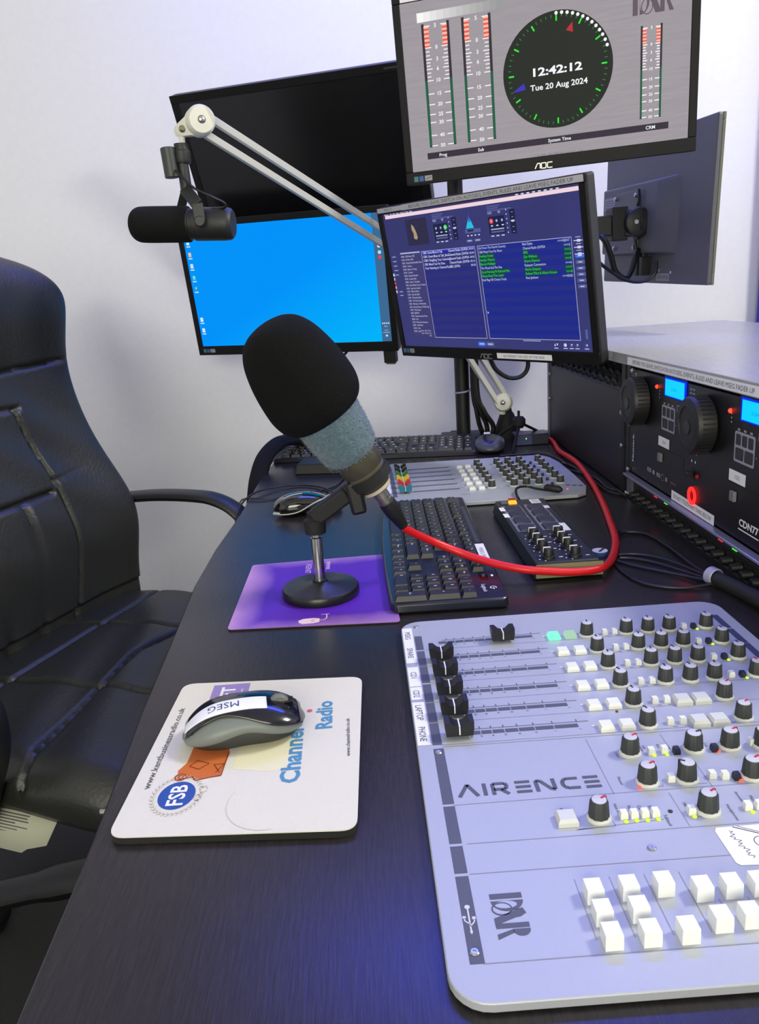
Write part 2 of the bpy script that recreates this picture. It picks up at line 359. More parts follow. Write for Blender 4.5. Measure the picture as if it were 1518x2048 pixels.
# --- middle monitor: playout software
SB = glow('playout_blue', (54, 56, 112), 1, var=.12, stretch=(1, 1, 1), scale=4)
t = monitor('middle black monitor with dark blue playlist software and a label strip along its top', (.228, 1.494, .362), (R(-51.988), R(10.361), R(-.923)), screen=SB)
pr = Print(z=0, dz=.00012); pr.M = Matrix.Translation((0, .0024, 0)) @ Matrix.Rotation(R(90), 4, 'X')
w2 = glow('ui_white', (205, 210, 235)); pk = glow('ui_pinkbar', (238, 212, 222)); dk = glow('ui_dark', (28, 30, 66)); ln = glow('ui_line', (170, 175, 215)); gn = glow('ui_green', (60, 225, 70)); gnd = glow('ui_green_shade', (18, 70, 70))
lb = glow('list_blue', (44, 46, 116)); lb2 = glow('list_blue_b', (38, 42, 122)); rb = glow('list_right', (34, 44, 130)); rb2 = glow('list_right_b', (26, 40, 136)); sel = glow('row_selected', (34, 36, 176)); mid = glow('ui_mid', (84, 92, 150)); rd = glow('ui_red', (225, 70, 75)); cy = glow('ui_cyan', (40, 190, 225)); ub = glow('ui_button', (60, 110, 225))
pr.rect(-.238, .1355, .238, .1375, glow('ui_top', (60, 48, 88))); pr.rect(-.231, .1285, .238, .1350, pk)
for k, (x, s_) in enumerate(((-.226, 'Myriad'), (-.212, 'File'), (-.203, 'Edit'), (-.192, 'View'), (-.178, 'Playout'), (-.165, 'Tools'), (-.153, 'Help'))): pr.text(s_, x, .1365, .003, w2, bold=.02, lift=3)
for k in range(8): pr.rect(.11+k*.012, .1355, .116+k*.012, .1375, w2, 3)
pr.rect(-.205, .0585, -.147, .0612, ln)                                            # left hour list
pr.rect(-.2055, -.109, -.143, .058, glow('list_left', (62, 60, 112)))
for k, s_ in enumerate(['00:00 - 01:00 Hour CFB', '01:00 - 02 Hour CFB', '02:00 - Channel Radio Breakfast Show', '03:00 - Classic', '04:00 - Back to A Song', '05:00 - Country', '06:00 - Business Bunker', '07:00 - Craig Huish', '08:00 - Katz in The Barn', '09:00 - Channel Radio Connect - Musicals', '10:00 - Lips Are Sealed', '11:00 - Mike & Music', '12:00 - Quiz & Quaff', '13:00 - Themeless Best', '14:00 - The Music Board', '15:00 - Welcome to Wednesday', '16:00 - Saturday Evening - Weekly Songs', '17:00 - Pilot Show', '18:00 - 2BSHOT', '19:00 - Simply Summer Music', '20:00 - Pop', '21:00 - Memories Permanent', '22:00 - Old Music', '23:00 - Hits', '24:00 - Jazz']):
    z = .0535-k*.0063; pr.text(s_, -.2035, z, .0034, w2, align='l', w=min(.058, .0018*len(s_)), lift=3)
for (x0, x1, a, b, n) in ((-.142, .001, lb, lb2, 20), (.008, .215, rb, rb2, 20)):
    for k in range(n):
        z1 = .0600-k*.0085; pr.rect(x0, z1-.0085, x1, z1, a if k % 2 else b)
    pr.path([(x0, .0600), (x1, .0600), (x1, -.110), (x0, -.110), (x0, .0600)], .0010, ln, 4)
pr.rect(-.141, .0545, .0, .0600, sel, 2)
for k, (a, b, c) in enumerate((('CBR1 Great Music & Talk', 'Channel Radio (GVFSA', '00:04'), ('CBR1 Great Music & Talk_Back...', 'Channel Radio (GVFSA', '00:04'), ('CBR1 Ringfling Your Listening...', 'Channel Radio (GVFSA', '00:05'), ('CBR1 Mixed Your Far Show', 'Channel Radio (GVFSA', '00:16'), ('Your listening to Channel Radio', 'CRL (GVFSA', '00:00'))):
    z = .0570-k*.0073; pr.text(a, -.1385, z, .0046, w2, align='l', w=.0024*len(a), bold=.01, lift=4); pr.text(b, -.068, z, .0046, w2, align='l', w=.0026*len(b), bold=.01, lift=4); pr.text(c, -.002, z, .004, w2, align='r', lift=4)
for k, (a, b, c, g_) in enumerate((('Girl From The North Country', 'Bob Dylan', '>>>NEXT', 0), ('CBR Mixed Your Far Show', 'Channel Radio (GVFSA', '>>>2', 0), ('Feeding Oceans', 'EPIK', '>>>3', 1), ('Another Mystery', 'Dar Williams', '>>>4', 1), ('Bernie Mulligan', 'Sharon Shannon', '>>>5', 1), ('The Wood And The Vine', 'Fairport Convention', '>>>6', 0), ('Good Morning Mr Railroad Man', 'Martin Simpson', '>>>7', 1), ('Please Read The Letter', 'Robert Plant & Alison Krauss', '>>>8', 1), ('Red Flag OR Choice Track', 'Ron Jackson', '>>>END', 0))):
    z = .0560-k*.0071; m = gn if g_ else w2
    if g_: pr.rect(.0095, z-.0035, .0105+.0024*len(a), z+.0035, gnd, 2); pr.rect(.1125, z-.0035, .1135+.0024*len(b), z+.0035, gnd, 2); pr.rect(.198, z-.0035, .2125, z+.0035, gnd, 2)
    pr.text(a, .010, z, .0044, m, align='l', w=.0024*len(a), lift=4); pr.text(b, .113, z, .0044, m, align='l', w=.0024*len(b), lift=4); pr.text(c, .212, z, .0042, m, align='r', lift=4)
pr.rect(-.175, .073, -.115, .122, glow('art_dark', (44, 42, 70)), 1)                 # cover art left as a plain dark tile with a pale shape
pr.poly([(-.158, .113), (-.152, .108), (-.147, .097), (-.145, .087), (-.149, .083), (-.156, .086), (-.155, .095), (-.159, .103)], glow('art_pale', (170, 150, 120)), 3)
def deck(x, col):
    for k, wd in enumerate((.03, .026, .055)): pr.rect(x, .123-k*.0035, x+wd, .125-k*.0035, mid, 2)
    pr.text('4:23', x+.005, .1135, .004, w2, lift=3); pr.text('00', x+.027, .1135, .004, w2, lift=3)
    pr.rect(x, .0775, x+.038, .107, dk, 2)
    for k in range(3): pr.disc(x+.007+k*.0125, .0995, .0046 if (k == col[1]) else .003, col[0] if k == col[1] else mid, 3, 16); pr.disc(x+.007+k*.0125, .0995, .0016, w2, 4, 8)
    for k in range(3): pr.rect(x+.005+k*.0125, .0905, x+.010+k*.0125, .0925, w2, 3)
    pr.rect(x+.004, .0845, x+.035, .0865, ln, 3); pr.rect(x+.004, .0795, x+.035, .0825, mid, 3)
    for k in range(3): pr.rect(x+.003+k*.012, .0735, x+.010+k*.012, .0752, w2, 3)
    for k in range(6): pr.disc(x+.043, .078+k*.0075, .0012, w2, 3, 8)
    pr.rect(x+.050, .075, x+.062, .115, dk, 2); pr.rect(x+.052, .095, x+.060, .0975, w2, 3)
    for k in range(5): pr.rect(x+.054, .078+k*.008, x+.058, .0788+k*.008, ln, 3)
deck(-.098, (glow('play_green', (70, 220, 90)), 2)); deck(.042, (rd, 0))
pr.poly([(-.014, .092), (.006, .092), (.001, .104), (-.004, .112), (-.009, .102)], cy, 2); pr.poly([(-.006, .103), (-.001, .103), (-.0035, .118)], glow('ui_flame', (60, 90, 210)), 3)
pr.rect(-.017, .084, .021, .0905, mid, 2); pr.rect(-.011, .0865, .004, .0895, dk, 3)
for k in range(4): pr.rect(-.013+k*.009, .0785, -.009+k*.009, .0805, w2, 3)
for x in (-.009, .011): pr.poly(rrect(x-.008, .068, x+.008, .073, .0024), mid, 2); pr.rect(x-.005, .070, x+.005, .0712, w2, 3)
for k in range(3): pr.rect(.219, .053-k*.0105, .237, .0542-k*.0105, w2, 3); pr.poly(rrect(.225, .0515-k*.0105, .233, .0557-k*.0105, .002), w2, 3); pr.rect(.223, .0585-k*.0105, .233, .0597-k*.0105, ln, 3)
for k in range(6): pr.poly(rrect(.2195, .0265-k*.0098, .2375, .0325-k*.0098, .0028), ub if k == 0 else mid, 2); pr.rect(.2245, .0288-k*.0098, .2325, .0302-k*.0098, w2, 3)
for x, s_ in ((-.015, ub), (.007, mid)): pr.poly(rrect(x-.010, -.1255, x+.010, -.117, .004), s_, 2); pr.rect(x-.006, -.122, x+.006, -.1202, w2, 3)
pr.rect(.089, -.1135, .129, -.1122, ln, 2); pr.poly(rrect(.226, -.108, .231, -.091, .002), mid, 2)
for k, x in enumerate((.162, .182, .195, .207, .2265)):
    if k == 0: pr.poly([(x-.004, -.121), (x, -.121), (x-.002, -.1165)], w2, 2); pr.poly([(x+.001, -.1165), (x+.005, -.1165), (x+.003, -.121)], w2, 2)
    else: pr.disc(x, -.119, .0032, w2 if k == 1 else mid, 2, 14); pr.disc(x+.001, -.118, .0014, w2, 3, 8)
    pr.rect(x-.0045, -.1255, x+.0045, -.1242, w2, 2)
for k in range(5): pr.rect(-.233, .0525-k*.009, -.218, .0565-k*.009, glow('ui_tab', (74, 76, 130)), 2); pr.rect(-.230, .054-k*.009, -.221, .0552-k*.009, ln, 3)
for k in range(2): pr.rect(-.227, -.0165-k*.0075, -.217, -.0150-k*.0075, ln, 2)
for k, c in enumerate(((225, 225, 235), (180, 185, 200), (225, 60, 70), (230, 160, 150), (225, 190, 190))): pr.rect(-.2375, .016-k*.0085, -.2335, .0215-k*.0085, glow('dock_%d' % k, c), 2)
for k, s_ in enumerate(('View  Edit  Clock', 'Auto  Mode  Live', 'OK')): pr.text(s_, -.152, -.0965-k*.0052, .003, w2, align='r', lift=3)
pr.poly([(.0115, -.058), (.0115, -.063), (.0145, -.0615)], w2, 5)
pr.build('display_content', t)
pr = Print(facing(), z=.0002); aoc(pr, -.006, -.1445); stickers(pr, -.245, -.1395); pr.build('bezel_marks', t)
pr = Print(facing(), z=.0002)
pr.rect(-.249, .1415, -.174, .1505, mat('grey_label', (182, 182, 190), .6)); pr.rect(-.175, .1405, .2495, .1512, MATS['grey_label'])
pr.text('MSEG PC', -.215, .1462, .0046, TXT, lift=2); pr.text('BEFORE YOU LEAVE, SWITCH ON AUTOSEG, EVENTS, RULES AND LEAVE MSEG FADER UP', .038, .146, .0066, TXT, w=.385, lift=2)
pr.build('label_strip', t, label='grey printed label strip along the top edge')
pr = Print(facing(), z=.0002); pr.rect(.022, -.1475, .152, -.137, WHITE); pr.text('NO DRINKS THIS SIDE OF THE DESK', .087, -.1423, .0048, TXT, w=.098, lift=2)
pr.build('label_strip', t, label='small white printed label below the screen')
# --- left monitor: bright blue desktop
SW = glow('desktop_blue', (0, 150, 255), .95); nt = SW.node_tree; nt.nodes['Principled BSDF'].inputs['Specular IOR Level'].default_value = 0; nt.nodes['Principled BSDF'].inputs['Roughness'].default_value = 1
tc = nt.nodes.new('ShaderNodeTexCoord'); sp = nt.nodes.new('ShaderNodeSeparateXYZ'); ad = nt.nodes.new('ShaderNodeMath'); ad.operation = 'SUBTRACT'; rp = nt.nodes.new('ShaderNodeValToRGB')
nt.links.new(tc.outputs['Generated'], sp.inputs[0]); nt.links.new(sp.outputs[0], ad.inputs[0]); nt.links.new(sp.outputs[2], ad.inputs[1]); nt.links.new(ad.outputs[0], rp.inputs[0])
rp.color_ramp.elements[0].color = (*lin((0, 150, 255)), 1); rp.color_ramp.elements[1].color = (*lin((0, 186, 255)), 1); nt.links.new(rp.outputs[0], nt.nodes['Principled BSDF'].inputs['Emission Color'])
t = monitor('left black monitor with a plain bright blue desktop, below the switched-off one', (-.171, 1.973, .382), (R(-20.486), R(8.374), R(-1.019)), w=.55, h=.33, side=.0145, top=.0145, bot=.0235, screen=SW)
pr = Print(z=0, dz=.00012); pr.M = Matrix.Translation((0, .0024, 0)) @ Matrix.Rotation(R(90), 4, 'X'); K = .55/.504
pr.rect(.2165*K, -.1305*K, .2385*K, .138*K, glow('taskbar', (58, 104, 146)))
for z, c in ((.080, (235, 190, 130)), (.055, (220, 230, 240)), (.029, (70, 210, 220)), (.005, (30, 160, 190)), (-.067, (230, 235, 245)), (-.092, (230, 235, 245)), (.106, (230, 235, 245))):
    pr.rect(-.2325*K, (z-.0045)*K, -.2255*K, (z+.005)*K, glow('icon_%d' % (z*1000), c), 2); pr.disc(-.2285*K, (z+.001)*K, .0022, w2, 3, 8)
    pr.rect(-.234*K, (z-.0095)*K, -.224*K, (z-.007)*K, glow('icon_text', (190, 225, 250)), 2)
for z, c in ((.084, (70, 210, 230)), (.072, (240, 230, 225)), (.059, (180, 220, 240)), (.049, (225, 70, 60))): pr.disc(.228*K, z*K, .0042, glow('task_%d' % (z*1000), c), 2, 12)
for k in range(4): pr.rect(.2195*K+k*.005, -.0915*K, .2225*K+k*.005, -.0885*K, w2, 2)
pr.text('ENG', .2275*K, -.0965*K, .003, w2, lift=3); pr.text('12:42', .2275*K, -.105*K, .003, w2, lift=3); pr.text('20/08/2024', .2275*K, -.110*K, .0026, w2, w=.017, lift=3); pr.rect(.2255*K, -.119*K, .2305*K, -.115*K, w2, 3)
pr.build('display_content', t)
pr = Print(facing(), z=.0002); stickers(pr, -.238*K, -.1405*K); pr.build('bezel_marks', t)
G().box((.248, .02, -.18), (.03, .022, .034)).build('cable_plug', DARK, t, bevel=.002); G().box((.248, .02, -.199), (.022, .012, .004)).build('plug_contacts', mat('brass', (190, 160, 110), .35, metal=1), t)
# --- switched-off monitor above, tipped forward
def rp_(p, u, v):
    m = euler(*p[3:]); return Vector(p[:3])+m @ Vector((u, 0, v))
ptv = [-.185, 2.02, .70, R(-21.386), R(21.71), R(-1.016)]
tl = rp_(ptv, -.225, .1385); c = tl+euler(*ptv[3:]) @ Vector((.305, 0, -.172))
t = monitor('switched-off black monitor tilted forward above the blue desktop screen', tuple(c), tuple(ptv[3:]), w=.61, h=.344, side=.018, top=.018, bot=.02, depth=.03, screen=mat('screen_off', (12, 12, 15), .22))
pr = Print(facing(), z=.0002); pr.rect(.235, .161, .275, .1645, mat('logo_dim', (50, 50, 56), .5)); pr.build('maker_mark', t)
# --- rear monitor seen from behind
t = monitor('monitor seen from behind at right, held by an arm, with cables plugged in below', (.672, 1.787, .485), (R(-84.816)+PI, R(.425), R(2.135)), w=.504, h=.304, depth=.015, back=False, bez=mat('edge_lit_olive', (98, 100, 84), .4), wall=mat('casing_grey', (84, 84, 90), .45, bump=.12, scale=1200))  # olive rim: warm front light painted onto black plastic
BM = Matrix.Translation((0, .0152, 0)) @ Matrix.Rotation(PI, 4, 'Z') @ Matrix.Rotation(R(90), 4, 'X')       # back plane, x right as seen from behind
g = G(); g.M = BM; g.prism([(-.225, -.092), (.130, -.092), (.130, .052), (.118, .064), (-.225, .064)], -.003, .022, [(-.215, -.086), (.070, -.086), (.070, .050), (.062, .058), (-.215, .058)]); g.build('rear_housing', MATS['casing_grey'], t, bevel=.003)
g = G(); g.M = BM; g.prism(rrect(-.14, -.085, -.008, .045, .02), .022, .026); vp = g.build('mount_plate', mat('mount_grey', (74, 74, 80), .4), t, bevel=.001)
for x, y in ((-.128, .034), (-.02, .034), (-.128, -.074), (-.02, -.074)):
    g = G(); g.M = BM; g.lathe([(.005, 0), (.005, .004), (.003, .006)], (x, y, .026), n=12); g.build('bolt', STEEL, t)
for y in (.0, -.05):
    g = G(); g.M = BM; g.tube([(-.005, y+.045, .029), (.0, y+.02, .031), (-.01, y, .031), (-.006, y-.025, .029)], .003, 6); g.build('plate_edge_strip', DARK, t)
pr = Print(BM, z=-.0018); pr.z = .0001; pr.rect(.038, -.146, .098, -.131, mat('barcode_label', (150, 150, 155), .6))
for k in range(18): pr.rect(.042+k*.003, -.143, .0433+k*.003, -.134, INKD, 2)
pr.rect(.035, -.127, .055, -.122, MATS['barcode_label']); pr.rect(.08, -.124, .11, -.121, INK); pr.rect(.1, -.131, .105, -.126, WHITE); pr.build('rating_labels', t)
pr = Print(BM, z=.0222); pr.rect(-.205, .012, -.145, .04, MATS['barcode_label'])
for k in range(4): pr.rect(-.2, .017+k*.005, -.15, .019+k*.005, INK, 2)
pr.build('rating_sticker', t)
for x in (-.02, .004): g = G(); g.M = BM; g.box((x, -.115, .012), (.014, .04, .02)).box((x, -.09, .012), (.008, .02, .01)); g.build('video_plug', DARK, t, bevel=.001)
# ------------------------------------------------------------------ desk stand, arms and pole of the monitors
t = thing('monitor_stand', 'black monitor pole at the back of the desk with arms to three screens', 'monitor stand', (.235, 1.835, 0))
g = G(); g.lathe([(.017, .0005), (.017, .72)], (.235, 1.835, 0)); g.build('pole', DARK, t, world=True)
g = G(); g.box((.235, 1.835, .0065), (.10, .088, .012)); g.box((.235, 1.888, -.025), (.05, .012, .075)); g.box((.235, 1.86, -.0585), (.05, .06, .008)); g.lathe([(.006, -.055), (.006, -.027)], (.235, 1.85, 0)); g.build('clamp', DARK, t, world=True, bevel=.002)
def arm(a, b, c, rr=.02):
    g = G(); g.beam(a, b, .03, .035); g.beam(b, c, .03, .03); g.lathe([(rr, -.022), (rr, .022)], b); g.lathe([(.026, -.024), (.026, .024)], a); g.build('arm', DARK, t, world=True, bevel=.003)
arm((.235, 1.835, .40), (.33, 1.74, .40), (.268, 1.545, .38)); arm((.235, 1.835, .68), (.37, 1.76, .68), (.362, 1.535, .692))
g = G(); g.beam((.235, 1.835, .46), (.575, 1.80, .46), .034, .042); g.box((.585, 1.80, .462), (.034, .05, .07)); g.lathe([(.027, -.027), (.027, .027)], (.612, 1.795, .462), (0, 0, 1))
g.lathe([(.03, -.006), (.03, .012), (.02, .016)], (.622, 1.772, .462), (0, -1, 0)); g.lathe([(.035, 0), (.035, .006)], (.622, 1.787, .462), (1, 0, 0)); g.build('arm', DARK, t, world=True, bevel=.002)
g = G(); g.lathe([(.0045, 0), (.0045, .004)], (.612, 1.754, .462), (0, -1, 0)); g.build('pivot_bolt', STEEL, t, world=True)
g = G(); g.tube([(.253, 1.825, .118), (.235, 1.812, .115), (.217, 1.828, .113), (.233, 1.856, .115), (.256, 1.845, .118)], .0022, 6, closed=True); g.build('cable_tie', mat('tie_grey', (150, 150, 175), .5), t, world=True)
# cables around the pole
CAB = mat('cable_black', (17, 17, 18), .45)
def cable(label, pts, r, m=CAB, name='cable', group=None, n=8):
    b = Vector(pts[0]); o = G().tube([tuple(Vector(p)-b) for p in pts], r, n).build(name, m, None, loc=tuple(b)); return tag(o, label, 'cable', group)
for k, (dx, z) in enumerate(((0, .0), (.014, .004), (.028, 0))):
    cable('black cable in the bundle running down beside the monitor pole', [(.259+.003*k, 1.828-.0125*k, .52), (.2595+.003*k, 1.826-.0125*k, .3), (.2595+.003*k, 1.826-.0125*k, .12), (.266+dx*.5, 1.824-.0125*k, .07), (.272+dx, 1.825-.0125*k, .035+z), (.282+dx*.6, 1.83-.0125*k, .010), (.290+dx*.6, 1.86-.0125*k, .007)], .0058, group='cables beside the monitor pole')
cable('black cable looping below the middle monitor', [(.262, 1.66, .24), (.278, 1.67, .196), (.291, 1.67, .174), (.316, 1.67, .158), (.343, 1.67, .160), (.357, 1.67, .184), (.345, 1.66, .24)], .0048)
cable('thick black cable drooping from the arm to the plugs of the rear-facing monitor', [(.532, 1.79, .442), (.543, 1.76, .433), (.556, 1.75, .400), (.568, 1.75, .362), (.59, 1.75, .346), (.606, 1.76, .362), (.618, 1.77, .388), (.632, 1.79, .405)], .0062)
cable('thin black cable sweeping under the thick one to the rear-facing monitor', [(.532, 1.79, .40), (.544, 1.76, .376), (.583, 1.73, .344), (.615, 1.71, .338), (.636, 1.70, .352), (.642, 1.71, .378)], .0038)
cable('short black cable hanging below the blue-screened monitor', [(-.01, 2.045, .33), (-.018, 2.03, .245), (-.034, 2.0, .213), (-.058, 2.0, .197), (-.088, 2.01, .185), (-.115, 2.06, .10), (-.12, 2.10, -.1), (-.12, 2.12, -.4), (-.12, 2.13, -.74)], .0035)
cable('olive cable hanging down behind the foam microphone to the headphones', [(-.215, 2.07, .36), (-.205, 2.06, .25), (-.197, 1.86, .17), (-.194, 1.80, .09), (-.188, 1.775, .044)], .0028, mat('olive_cable', (112, 110, 70), .5))
# ------------------------------------------------------------------ the two mixers
def knob_meshes():
    g = G(); n = 40; prof = [(.0066, .001), (.0063, .004), (.0056, .0125)]; rings = []
    for r, z in prof: rings.append([((r+(.00022 if k % 4 < 2 else -.00018))*math.cos(2*PI*k/n), (r+(.00022 if k % 4 < 2 else -.00018))*math.sin(2*PI*k/n), z) for k in range(n)])
    rings.append([(.0052*math.cos(2*PI*k/n), .0052*math.sin(2*PI*k/n), .0134) for k in range(n)]); g.loft(rings); body = g.mesh('knob', mat('knob_charcoal', (52, 55, 54), .55))
    g = G().lathe([(.0079, 0), (.0079, .0012), (.0070, .0022), (.006, .0022)], n=28); col = g.mesh('collar', mat('knob_collar', (205, 207, 200), .4))
    caps = {}
    for nm, m in (('grey', mat('pointer_dark', (40, 40, 42), .5)), ('red', mat('pointer_red', (190, 30, 42), .4))):
        g = G().use(mat('knob_cap_grey', (196, 197, 205), .35)); g.lathe([(.0046, .0132), (.0046, .0138), (.0042, .0139)], n=24); g.use(m); g.box((0, .0034, .01385), (.0014, .0036, .0006)); g.box((0, .0056, .0100), (.0014, .0008, .0082)); caps[nm] = g.mesh('knob_cap')
    return body, col, caps
KB_, KC_, KCAP = knob_meshes()
def knob(t, x, y, ang=0, kind='grey', sc=1):
    o = place(KB_, 'knob', t, (x, y, .0075), (0, 0, ang)); o.scale = (sc, sc, sc)
    place(KC_, 'collar', o); place(KCAP[kind], 'knob_cap', o, label='light grey cap with a %s pointer line' % ('red' if kind == 'red' else 'dark')); return o
def fader_mesh(m):
    g = G(); prof = [(-.0105, .0), (-.0115, .006), (-.0115, .0125), (-.0075, .0125), (-.0035, .0085), (0, .0075), (.0035, .0085), (.0075, .0125), (.0115, .0125), (.0115, .006), (.0105, 0)]
    g.M = Matrix.Rotation(R(90), 4, 'X') @ Matrix.Translation((0, .003, 0)); g.use(m); g.prism(prof, -.0060, .0060)
    g.M = Matrix.Identity(4); g.use(WHITE); g.box((0, 0, .0113), (.0010, .0118, .0012)); g.box((0, -.0061, .0075), (.0010, .0005, .006)); g.use(DARK); g.box((0, 0, .0015), (.005, .002, .003)); return g.mesh('fader_cap')
def cube_mesh(sx, sy, z, tap=.8, m=None, name='button'):
    g = G(); g.prism([(-sx/2, -sy/2), (sx/2, -sy/2), (sx/2, sy/2), (-sx/2, sy/2)], 0, z*.55); g.prism([(-sx/2, -sy/2), (sx/2, -sy/2), (sx/2, sy/2), (-sx/2, sy/2)], z*.55, z, [(-sx/2*tap, -sy/2*tap), (sx/2*tap, -sy/2*tap), (sx/2*tap, sy/2*tap), (-sx/2*tap, sy/2*tap)]); return g.mesh(name, m)
B_W = cube_mesh(.0110, .0112, .0052, .84, WHP); B_GN = cube_mesh(.0110, .0112, .0052, .84, glow('button_green', (110, 255, 180), 1.7)); B_GN2 = cube_mesh(.0110, .0112, .0052, .84, glow('button_green_soft', (190, 235, 205), .8))
B_S = cube_mesh(.0050, .0050, .005, .85, WHP); B_D = cube_mesh(.0046, .0052, .005, .8, mat('button_navy', (30, 30, 48), .45)); B_G = cube_mesh(.0135, .0125, .0055, .8, mat('button_grey', (208, 210, 206), .4))
B_L = cube_mesh(.0098, .0104, .0095, .97, mat('button_white_tall', (240, 242, 238), .3)); 
def led_mesh(c, s, nm): return G().lathe([(.0013, 0), (.0013, .0008), (.0006, .0013)], n=12).mesh('indicator', glow(nm, c, s))
L_G = led_mesh((205, 255, 60), 1.6, 'led_lime'); L_R = led_mesh((255, 70, 50), 3.0, 'led_red'); L_OFF = G().lathe([(.0012, 0), (.0012, .0008), (.0006, .0012)], n=12).mesh('indicator', mat('led_off', (120, 20, 30), .3)); L_P = led_mesh((255, 60, 110), 3, 'led_pink')
FDB = fader_mesh(mat('fader_black', (24, 24, 27), .38))
NAMES = ['MSEG', 'SPARE', 'CD1', 'CD2', 'LAPTOP', 'PHONE']
def scale_block(pr, y, x0, x1, k=1):
    """fader slot, tick marks and the row of dark blocks below it"""
    n = 8; xs = [x0+.0009]; pr.rect(x0+.004, y+.0031, x1+.009, y+.0043, mat('slot_grey', (120, 122, 134), .5))
    ws = [.0085, .0075, .0085, .0095, .0105, .0125, .0145, .0185]; s = (x1-x0)/sum(ws); x = x0
    for i, w in enumerate(ws):
        pr.rect(x+.0004, y-.0042, x+w*s-.0004, y+.0008, INK, 2); pr.rect(x+w*s-.0006, y+.0030, x+w*s+.0002, y+.0072, INK, 2); pr.text(str([60, 50, 40, 30, 20, 10, 5, 0][i]), x+w*s, y-.0072, .0019, INK, rot=-90); x += w*s
t = thing('mixing_console', 'large silver mixing console in the foreground with black faders and white buttons', 'mixing console', (.19, .53, 0))
g = G().prism(rrect(.0225, .302, .3625, .770, .021), .0015, .0075); g.build('top_plate', SILV, t, bevel=.0008, world=True)
G().prism(rrect(.030, .309, .355, .763, .018), 0, .0016).build('underframe', DARK, t, world=True)
pr = Print(z=.0076); ys = [.7145, .6812, .6478, .6128, .5787, .5440]
rowk = [.7075, .6727, .6398, .6052, .5722, .5392]
for i in range(6):
    y = rowk[i]+.0080; scale_block(pr, y, .0580, .1535)
    pr.line((.0423, y-.0155), (.35, y-.0155), .0006, mat('line_grey', (140, 142, 156), .5)); pr.rect(.0350, y-.0150, .0425, y+.0170, INK)
    for x in (.227, .236, .251, .273, .295, .319, .338): pr.rect(x-.002, y-.0138, x+.002, y-.0132, INK)
    pr.disc(.1645, rowk[i]+.004, .0013, mat('silver_light', (210, 212, 218), .3), 2, 12)
LG = MATS['line_grey']
for i in range(6): pr.rect(.3430, rowk[i]-.0070, .3500, rowk[i]+.0250, mat('strip_navy', (62, 64, 92), .5))
for a, b, c_ in (((.0350, .4590), (.0430, .5270), 0), ((.0350, .4190), (.0430, .4565), 0), ((.0350, .3925), (.0430, .4165), 0), ((.0350, .3262), (.0430, .3900), 0)): pr.rect(*a, *b, INK)
for a, b in (((.0423, .5290), (.35, .5270)), ((.0423, .4575), (.35, .4575)), ((.046, .4180), (.35, .4180)), ((.0439, .3913), (.35, .3905)), ((.0422, .3260), (.35, .3260)), ((.1534, .525), (.1534, .457)), ((.2112, .5245), (.2112, .4950)), ((.2220, .4850), (.2220, .457)), ((.1904, .4540), (.1904, .4187)), ((.105, .3807), (.105, .3356)), ((.1259, .3807), (.1259, .3356)), ((.1467, .3807), (.1467, .3351)), ((.1674, .3806), (.1674, .3354)), ((.2165, .363), (.2165, .335)), ((.1812, .3575), (.1812, .3440)), ((.1975, .3575), (.1975, .3440)),
             ((.1440, .4245), (.1180, .4235)), ((.1440, .4245), (.1440, .4300)), ((.1195, .4235), (.177, .4275)), ((.181, .4613), (.1895, .4613)), ((.1895, .4613), (.1895, .464)), ((.198, .4273), (.208, .4273)), ((.208, .4273), (.208, .430)), ((.197, .4974), (.206, .4972)), ((.246, .4966), (.256, .4966)), ((.2070, .4612), (.220, .4612))): pr.line(a, b, .0006, LG)
for s_, x, y in (('CRM', .1702, .5020), ('Phones', .1625, .4705), ('Talkback', .1790, .4260), ('Guest', .2100, .4700), ('Headphones', .2230, .4290), ('Non Stop', .1505, .4400), ('Studio', .1590, .4395), ('CRM', .1655, .4395), ('Ext', .1725, .4395), ('Program', .1905, .5090), ('Sub', .1930, .5090), ('Aux', .2040, .5090), ('Off', .2105, .5060), ('Cue', .2390, .5060), ('Hd', .1140, .4440), ('Mic', .1960, .4400), ('Announce', .2345, .4430), ('Master', .2420, .4400)):
    pr.text(s_, x, y, .0024, INK, rot=-90)
for s_, y in zip(NAMES, [.7405, .7150, .6690, .6270, .5880, .5515]): pass
for (y0, y1) in ((.7535, .6735), (.6650, .6275), (.6262, .6040), (.5995, .5330)): pr.rect(.0235, y1, .0338, y0, WHITE, 2)
for s_, y, w in (('MSEG', .7350, .017), ('SPARE', .6950, .022), ('CD1', .6490, .012), ('CD2', .6140, .012), ('LAPTOP', .5820, .024), ('PHONE', .5490, .021)): pr.text(s_, .0287, y, .0058, INKD, rot=-90, w=w, lift=4)
# AIRENCE word mark drawn in open strokes
aw = .0028
def P_(pts): pr.path(pts, aw, INK, 3)
x, y0, y1 = .0478, .4655, .4790
P_([(x, y0), (x+.0066, y1), (x+.0132, y0)]); P_([(x+.0185, y0), (x+.0185, y1)]); P_([(x+.0245, y0), (x+.0245, y1-.0012), (x+.0330, y1-.0012), (x+.0345, y1-.0035), (x+.0335, y0+.0058), (x+.0250, y0+.0058)]); P_([(x+.0300, y0+.0052), (x+.0350, y0)])
for e in (.0405, .0895):
    for yy in (y0+.0013, (y0+y1)/2, y1-.0013): P_([(x+e, yy), (x+e+.0108, yy)])
P_([(x+.0555, y0), (x+.0555, y1-.0014), (x+.0585, y1-.0014), (x+.0655, y0+.0014), (x+.0678, y0+.0014), (x+.0678, y1)]); P_([(x+.0855, y1-.0014), (x+.0765, y1-.0014), (x+.0740, y1-.0045), (x+.0740, y0+.0045), (x+.0765, y0+.0014), (x+.0855, y0+.0014)])
dr_logo(pr, .0622, .3585, .0188, -90, INK, SILV)
um = mat('usb_white', (205, 207, 216), .5)
